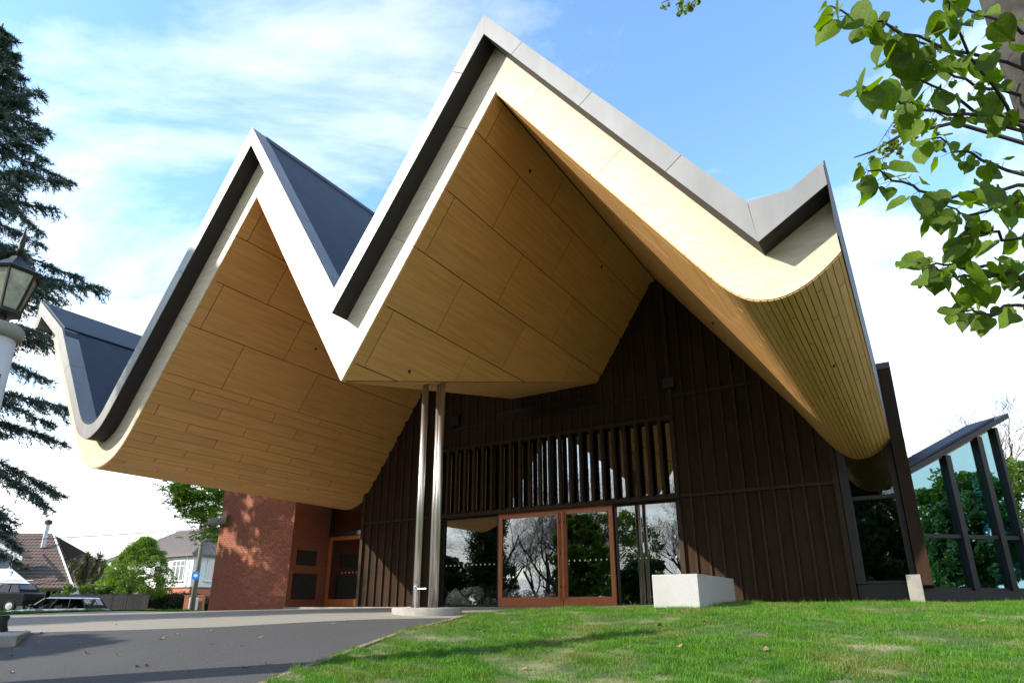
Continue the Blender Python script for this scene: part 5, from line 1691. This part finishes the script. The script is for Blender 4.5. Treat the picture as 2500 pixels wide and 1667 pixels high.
# overhead wires
for s in (-.58, -.16, .36):
    a = Vector((up.x + s, up.y - .155, g0 + ca_ + .27)); b = Vector((up.x - 45 + s, up.y + 12, g0 + ca_ + .8))
    P = []
    for i in range(13):
        t = i / 12; p = a.lerp(b, t); p.z -= 1.1 * 4 * t * (1 - t) * .5; P.append(p)
    o = MB().tube([p - a for p in P], 0.009, 4).build('overhead_wire', M['rubber']); o.location = a
    tag(o, 'thin overhead wire running left from the crossarm of the utility pole', 'wire', 'overhead wires')

# --- gate posts, meter box
for i, (px, lab) in enumerate(((457, 'left brick gate post beside the white meter box'), (489, 'right brick gate post beside the white meter box'))):
    p = at(px, 1480, 43.0); g0 = gz(p.x, p.y)
    gp = thing('gate_post', lab, 'gate post', (p.x, p.y, g0), group='brick gate posts')
    MB().box(-.17, .17, -.17, .17, -.1, .92).build('shaft', M['brick'], gp); MB().box(-.2, .2, -.2, .2, .921, 1.0).build('cap', M['brick'], gp)
p = at(471, 1480, 42.6); g0 = gz(p.x, p.y)
mb_ = thing('meter_box', 'white meter box between the brick gate posts', 'meter box', (p.x, p.y, g0))
MB().box(-.24, .24, -.12, .12, -.1, .85).build('cabinet', M['white'], mb_, bevel=.02); MB().box(-.2, .2, -.13, -.121, .1, .75).build('cabinet_door', M['paleroof'], mb_)

# --- hedge
hp0, hp1 = at(350, 1470, 45.2), at(528, 1470, 44.6)
hd = thing('hedge', 'clipped dark green hedge between the round tree and the brick block', 'hedge', ((hp0.x + hp1.x) / 2, hp0.y, gz(hp0.x, hp0.y)))
cs, rs_ = [], []
for i in range(46):
    cs.append((rnd.uniform(-1, 1) * (hp1.x - hp0.x) / 2, rnd.uniform(-.4, .4), rnd.uniform(0.15, 1.0))); rs_.append(rnd.uniform(.32, .48))
leaf_cloud('foliage', cs, rs_, 420, 0.055, M['hedge'], hd, seed=21, squash=.9)
MB().box((hp0.x - hp1.x) / 2 + .2, (hp1.x - hp0.x) / 2 - .2, -.3, .3, -.1, 1.0).build('core', M['twig'], hd)

# --- round green tree
rt = at(322, 1480, 45.0); g0 = gz(rt.x, rt.y)
rtree = thing('round_tree', 'dense bright green rounded tree behind the dark fence', 'tree', (rt.x, rt.y, g0))
trk = MB(); branch_tree(trk, (0, 0, -.2), 2.6, .16, 3, 5, .7, (4, 5)); trk.build('trunk', M['twig'], rtree)
cs, rs_ = [], []
g3 = random.Random(31)
for i in range(210):
    t = g3.uniform(0, 2 * math.pi); z = .5 + 4.1 * g3.random() ** 1.25
    mr_ = float(np.interp(z, [.4, 1.2, 2.2, 3.2, 4.0, 4.6], [2.0, 2.3, 2.15, 1.6, .95, .25]))
    q = mr_ * math.sqrt(g3.uniform(.25, 1)); cs.append((q * math.cos(t) + .2 * (z > 3), q * math.sin(t), z)); rs_.append(g3.uniform(.25, .5))
leaf_cloud('crown', cs, rs_, 230, 0.05, M['leaf_bright'], rtree, seed=8, squash=.75)
# low bushes on the fence line
for i, (px, py, r_, lab) in enumerate(((172, 1462, .75, 'low bright bush left of the cabbage tree above the fence'), (290, 1462, .6, 'low bright bush right of the cabbage tree above the fence'), (250, 1466, .55, 'small yellow-green bush under the cabbage tree behind the fence'))):
    p = at(px, py, 43.2 + .3 * i); b_o = thing('bush', lab, 'bush', (p.x, p.y, gz(p.x, p.y)), group='bushes behind the fence')
    cs = [(rnd.gauss(0, r_ * .7), rnd.gauss(0, .3), rnd.uniform(.3, 1.2 + r_ * .5)) for _ in range(22)]
    leaf_cloud('foliage', cs, [rnd.uniform(.18, .34) for _ in cs], 130, .06, M['leaf_mid'], b_o, seed=50 + i)
    MB().tube([(0, 0, -.1), (.05, 0, 1.0)], [.05, .02], 5).build('stem', M['twig'], b_o)

# --- cabbage tree
ct = at(205, 1470, 47.5); g0 = gz(ct.x, ct.y)
cab = thing('cabbage_tree', 'cabbage tree with spiky leaf heads on several stems behind the fence', 'tree', (ct.x, ct.y, g0))
heads = [(at(213, 1364, 47.5), .62), (at(243, 1362, 47.6), .55), (at(178, 1374, 47.4), .38), (at(200, 1385, 47.3), .5), (at(232, 1388, 47.7), .5), (at(253, 1378, 47.2), .42), (at(190, 1402, 47.2), .4), (at(228, 1415, 47.2), .55), (at(205, 1420, 47.4), .5)]
stm = MB(); vv = []
gc = np.random.default_rng(14)
for hpos, r_ in heads:
    p = Vector((hpos.x - ct.x, hpos.y - ct.y, hpos.z - g0))
    stm.tube([(0, 0, -.2), (p.x * .15, p.y * .2, p.z * .35), (p.x * .7, p.y * .7, p.z * .7), p], [.2, .15, .09, .07], 7)
    n = 190
    d = gc.normal(size=(n, 3)); d[:, 2] = d[:, 2] * .8 + .15; d /= np.linalg.norm(d, axis=1)[:, None]
    s = np.cross(d, [0, 0, 1.0]); s /= np.maximum(np.linalg.norm(s, axis=1)[:, None], 1e-6)
    ln = r_ * gc.uniform(.8, 1.35, n)[:, None]
    b0_ = np.array(p) + d * .05; m0_ = b0_ + d * ln * .6; t0_ = b0_ + d * ln + np.array([0, 0, -1.0]) * ln * gc.uniform(.1, .45, n)[:, None]
    wq = .02
    vv.append(np.stack([b0_ - s * wq, b0_ + s * wq, m0_ + s * wq, m0_ - s * wq], 1).reshape(-1, 3)); vv.append(np.stack([m0_ - s * wq, m0_ + s * wq, t0_ + s * .004, t0_ - s * .004], 1).reshape(-1, 3))
stm.build('stems', M['bark'], cab)
linkm('leaf_heads', np_mesh('leaf_heads', np.concatenate(vv), 4, M['cordy']), cab)

# --- chestnut behind the brick block
cb_ = at(650, 1400, 30.0); g0 = gz(cb_.x, cb_.y)
chs = thing('chestnut_tree', 'fresh green leafy tree rising behind the brick block', 'tree', (cb_.x, cb_.y, g0))
tk = MB(); tp_ = []
branch_tree(tk, (0, 0, -.2), 5.0, .22, 3, 12, .8, (4, 5), tips=tp_); tk.build('trunk', M['bark'], chs)
vv = []; gcn = np.random.default_rng(77)
tgt = []
for px, py, s in ((470, 1190, 1), (440, 1200, .8), (455, 1225, .9), (490, 1215, 1), (510, 1235, 1), (485, 1250, .9), (520, 1262, 1), (530, 1285, .7), (535, 1300, .5), (500, 1180, 1.2), (540, 1210, 1.2), (430, 1185, .6), (560, 1180, 1.5), (600, 1150, 1.6), (520, 1140, 1.6), (470, 1150, 1.4), (650, 1190, 1.5), (515, 1305, .35), (465, 1243, .5)):
    p = at(px, py, 29.5); tgt.append((p.x - cb_.x, p.y - cb_.y + rnd.uniform(-.8, .8), p.z - g0, s))
for (x, y, z, s) in tgt:
    for k in range(int(110 * s)):
        c = np.array([x, y, z]) + gcn.normal(0, .3, 3) * np.array([1, 1, .65])
        n = 6
        base = gcn.uniform(0, 2 * np.pi); dn = gcn.normal(0, .25, 2)
        for j in range(n):
            a = base + (j - n / 2) * .62
            d = np.array([math.cos(a), math.sin(a), -.45 + gcn.normal(0, .2)]); d /= np.linalg.norm(d)
            sd_ = np.cross(d, [dn[0], dn[1], 1.0]); sd_ /= np.linalg.norm(sd_); l = gcn.uniform(.18, .32)
            vv.append([c, c + d * l * .6 + sd_ * .035, c + d * l, c + d * l * .6 - sd_ * .035])
linkm('crown', np_mesh('crown', np.array(vv).reshape(-1, 3), 4, leaf_mat('chestnut_leaves', (0.22, 0.34, 0.05), (0.30, 0.42, 0.075), scale=2)), chs)

# ------------------------------------------------------------------ trees beyond the glazed wing
bmA = bare_mesh(3, 5.2, .2, 5, .62, (4, 5)).mesh('bare_crown', M['twig'])
for i, (px, Y, s, lab) in enumerate(((2252, 33, 1.0, 'bare tree top showing above the roof between the fin wall and the glazed wing'), (2560, 30, 1.15, 'bare spreading tree beyond the glazed wing at the right edge'))):
    p = at(px, 1480, Y); t_ = thing('bare_tree', lab, 'tree', (p.x, p.y, gz(p.x, p.y)), rnd.uniform(0, 6), group='bare trees beyond the glazed wing')
    t_.scale = (s, s, s); inst('branches', bmA, t_)
for i, (px, Y, lab) in enumerate(((2620, 24, 'dark green tree beyond the right edge of the glazed wing'), (2480, 60, 'distant rounded green tree low behind the glazed wing'))):
    p = at(px, 1480, Y); t_ = thing('leafy_tree', lab, 'tree', (p.x, p.y, gz(min(p.x, 40), p.y)), group='green trees at the right')
    cs = [(rnd.gauss(0, 1.2), rnd.gauss(0, 1.2), rnd.uniform(1.2, 4.8)) for _ in range(45)]
    leaf_cloud('crown', cs, [rnd.uniform(.4, .8) for _ in cs], 160, .11, M['leaf_mid'], t_, seed=90 + i)
    tk = MB(); branch_tree(tk, (0, 0, -.2), 3.5, .18, 3, 9 + i); tk.build('trunk', M['bark'], t_)
# distant house low behind the wing
p = at(2500, 1470, 48); dh = thing('far_house', 'low pale house far behind the glazed wing', 'house', (p.x, p.y, 0), R(-20))
bx('wall', M['white'], dh, -5, 5, 0, 6, -.3, 1.7); MB().prism([(-5.4, -.4, 1.7), (5.4, -.4, 1.7), (5.4, 6.4, 1.7), (-5.4, 6.4, 1.7)], [(-5.4, 2.8, 3.2), (5.4, 2.8, 3.2), (5.4, 3.2, 3.2), (-5.4, 3.2, 3.2)]).build('roof', M['brownroof'], dh)

# ------------------------------------------------------------------ park trees to the left of and behind the viewer (they shade the lawn and show in the glass)
hxy = Vector((sun_to.x, sun_to.y)).normalized(); tel = math.tan(SUN_EL)
# unseen columnar cypress, shaped so its shadow falls through the left gable on to the doors
wp = HALL + U * 2.1
cyp_t = 29.0
cpx, cpy = wp.x + hxy.x * cyp_t, wp.y + hxy.y * cyp_t
ctop = 1.95 + cyp_t * tel
cyp = thing('shade_cypress', 'unseen tall narrow dark cypress left of the driveway, shaped to shade the doors', 'tree', (cpx, cpy, gz(cpx, cpy)))
g0 = gz(cpx, cpy); Hc = ctop - g0
MB().tube([(0, 0, -.3), (0, 0, Hc - 1)], [.35, .05], 8).build('trunk', M['bark'], cyp)
cs, rs_ = [], []
for i in range(420):
    z = Hc - .3 - (Hc - 2.5) * rnd.random() ** 1.25
    mr_ = min(1.45, (Hc - z) * .72)
    q = mr_ * math.sqrt(rnd.random()) * .8; t = rnd.uniform(0, 6.283); cs.append((q * math.cos(t), q * math.sin(t), z)); rs_.append(min(.55, .18 + .3 * mr_))
leaf_cloud('crown', cs, rs_, 150, .085, M['leaf_dark'], cyp, seed=60, squash=1.25, shell=.3)

park = [  # x, y
    (-22.6, 17.4, 1.2, 0, 'bare park tree whose shade dapples the brick block'),
    (-27.0, 13.2, 1.35, 1, 'bare park tree between the verge and the street on the left'),
    (-36.0, -4.0, 1.3, 1, 'bare park tree farther back on the left'),
    (-31.0, 2.5, 1.15, 1, 'slender bare park tree behind the blossoming shrubs'),
    #, height scale, mesh, label
    (-19.5, 2.6, 1.0, 0, 'bare spreading park tree nearest the driveway'),
    (-27.0, -2.5, 1.3, 1, 'tall bare park tree behind the driveway'),
    (-15.5, -3.2, 1.05, 1, 'bare park tree nearest the viewer on the left'),
    (-33.0, 8.5, 1.25, 0, 'bare park tree beyond the verge on the left'),
    (-24.0, -12.0, 1.3, 0, 'bare park tree far behind the viewer'),
]
bms = [bare_mesh(21, 4.4, .26, 5, .85, (4, 6)).mesh('bare_crown', M['twig']), bare_mesh(22, 5.2, .26, 5, .7, (4, 6)).mesh('bare_crown', M['twig'])]
for x, y, s, k, lab in park:
    t_ = thing('park_tree', lab, 'tree', (x, y, gz(x, y)), rnd.uniform(0, 6), group='bare park trees'); t_.scale = (s, s, s); inst('branches', bms[k], t_)
green = [(-21.6, 16.9, 11.5, 3.1, 'leaf_mid', 'loose leafy park tree whose shade dapples the brick block'), (-22.5, -4.5, 5.0, 2.2, 'leaf_dark', 'dark evergreen bushy park tree'), (-12.5, -9.0, 9.0, 3.2, 'leaf_mid', 'willowy pale green park tree behind the viewer'), (-38, 4, 5.0, 2.6, 'leaf_dark', 'large evergreen park tree at the far left'), (-13.0, -15.8, 13, 4.2, 'leaf_dark', 'tall dense park tree straight behind the viewer'), (-8.3, -8.6, 8.5, 2.6, 'leaf_dark', 'dense park tree close behind the viewer'), (0.5, -19, 12, 4.6, 'leaf_mid', 'tall green park tree straight behind the viewer'), (23, 7.2, 4.6, 1.7, 'leaf_dark', 'dense tree to the right of the lawn'), (33, 1.5, 8, 3.2, 'leaf_mid', 'tall tree far to the right of the lawn'), (29, 8.5, 5.0, 1.8, 'leaf_dark', 'rounded dense tree beyond the right of the lawn'),
         (-14.8, 5.6, 5.6, 1.5, 'leaf_mid', 'small leafy park tree beside the driveway'), (-40, -14, 11, 5, 'leaf_mid', 'broad green park tree in the distance behind the viewer'), (-30, -22, 11, 5, 'leaf_dark', 'broad dark park tree in the distance behind the viewer')]
for i, (x, y, h, r_, mm, lab) in enumerate(green):
    t_ = thing('park_tree', lab, 'tree', (x, y, gz(x, y)), group='leafy park trees')
    tk = MB(); branch_tree(tk, (0, 0, -.2), h * .55, .2, 3, 70 + i, .8); tk.build('trunk', M['bark'], t_)
    cs = []; rs_ = []
    for j in range(90):
        z = rnd.uniform(h * .28, h); mr_ = r_ * math.sqrt(max(.05, 1 - ((z - h * .58) / (h * .45)) ** 2)); t = rnd.uniform(0, 6.283); q = mr_ * math.sqrt(rnd.random())
        cs.append((q * math.cos(t), q * math.sin(t), z)); rs_.append(rnd.uniform(.12, .24) * r_)
    leaf_cloud('crown', cs, rs_, 170, .10 + .01 * r_, M[mm], t_, seed=100 + i)
near = thing('park_tree', 'broad leafy park tree close by on the left, out of the picture', 'tree', (-11.5, -7.5, gz(-11.5, -7.5)), group='leafy park trees')
tk = MB(); branch_tree(tk, (0, 0, -.2), 5.0, .24, 3, 171, .8); tk.build('trunk', M['bark'], near)
cs, rs_ = [], []
for j in range(95):
    z = rnd.uniform(4.0, 13.2); mr_ = 3.0 * math.sqrt(max(.05, 1 - ((z - 8.6) / 5.0) ** 2)); t = rnd.uniform(0, 6.283); q = mr_ * math.sqrt(rnd.random())
    cs.append((q * math.cos(t), q * math.sin(t), z)); rs_.append(rnd.uniform(.4, .7))
leaf_cloud('crown', cs, rs_, 130, .11, M['leaf_mid'], near, seed=171)
# belt of trees round the park
belt_c = []
for kind, mm in ((0, 'leaf_dark'), (1, 'leaf_mid')):
    cs, rs_ = [], []
    for j in range(110):
        z = rnd.uniform(1.2, 9.5); mr_ = 4.0 * math.sqrt(max(.08, 1 - ((z - 5.0) / 5.0) ** 2)); t = rnd.uniform(0, 6.283); q = mr_ * math.sqrt(rnd.random())
        cs.append((q * math.cos(t), q * math.sin(t), z)); rs_.append(rnd.uniform(.5, 1.0))
    tmp = leaf_cloud('crown', cs, rs_, 110, .17, M[mm], None, seed=180 + kind); belt_c.append(tmp.data); bpy.data.objects.remove(tmp)
tkm = MB(); branch_tree(tkm, (0, 0, -.3), 5.0, .28, 3, 190, .8); tkm = tkm.mesh('trunk', M['bark'])
bi = 0
for ang_d in list(range(-152, -60, 6)) + list(range(72, 206, 9)):
    # bearings behind and to the sides of the viewer, clockwise from straight ahead
    bear = ang_d
    dist = 44 + 9 * math.sin(bi * 2.3); a_ = R(bear + rnd.uniform(-3, 3))
    x, y = dist * math.sin(a_), dist * math.cos(a_)
    words = ['behind the viewer', 'to the left of the viewer', 'to the right of the viewer'][0 if abs(bear) > 120 else (1 if bear < 0 else 2)] + ', bearing %d degrees from the view' % bear
    t_ = thing('park_tree', 'park belt tree ' + words, 'tree', (x, y, gz(x, y)), rnd.uniform(0, 6), group='tree belt round the park')
    s_ = rnd.uniform(.75, 1.15) * (.62 if -138 < bear < -62 else (.6 if 80 < bear < 140 else 1.0)); t_.scale = (s_, s_, s_)
    inst('crown', belt_c[bi % 2], t_); inst('trunk', tkm, t_); bi += 1
for i, (x, y, lab) in enumerate(((-15.5, 8.2, 'pale blossoming shrub beside the verge'), (-18.0, 6.5, 'pale blossoming shrub under the bare park tree'), (-21.5, 9.5, 'pale blossoming shrub farther along the verge'))):
    t_ = thing('shrub', lab, 'shrub', (x, y, gz(x, y)), group='blossoming shrubs')
    cs = [(rnd.gauss(0, .7), rnd.gauss(0, .7), rnd.uniform(.3, 1.5)) for _ in range(26)]
    leaf_cloud('foliage', cs, [rnd.uniform(.25, .45) for _ in cs], 150, .045, M['blossom'], t_, seed=130 + i)
    MB().tube([(0, 0, -.1), (.1, 0, 1.1)], [.06, .02], 5).build('stem', M['twig'], t_)
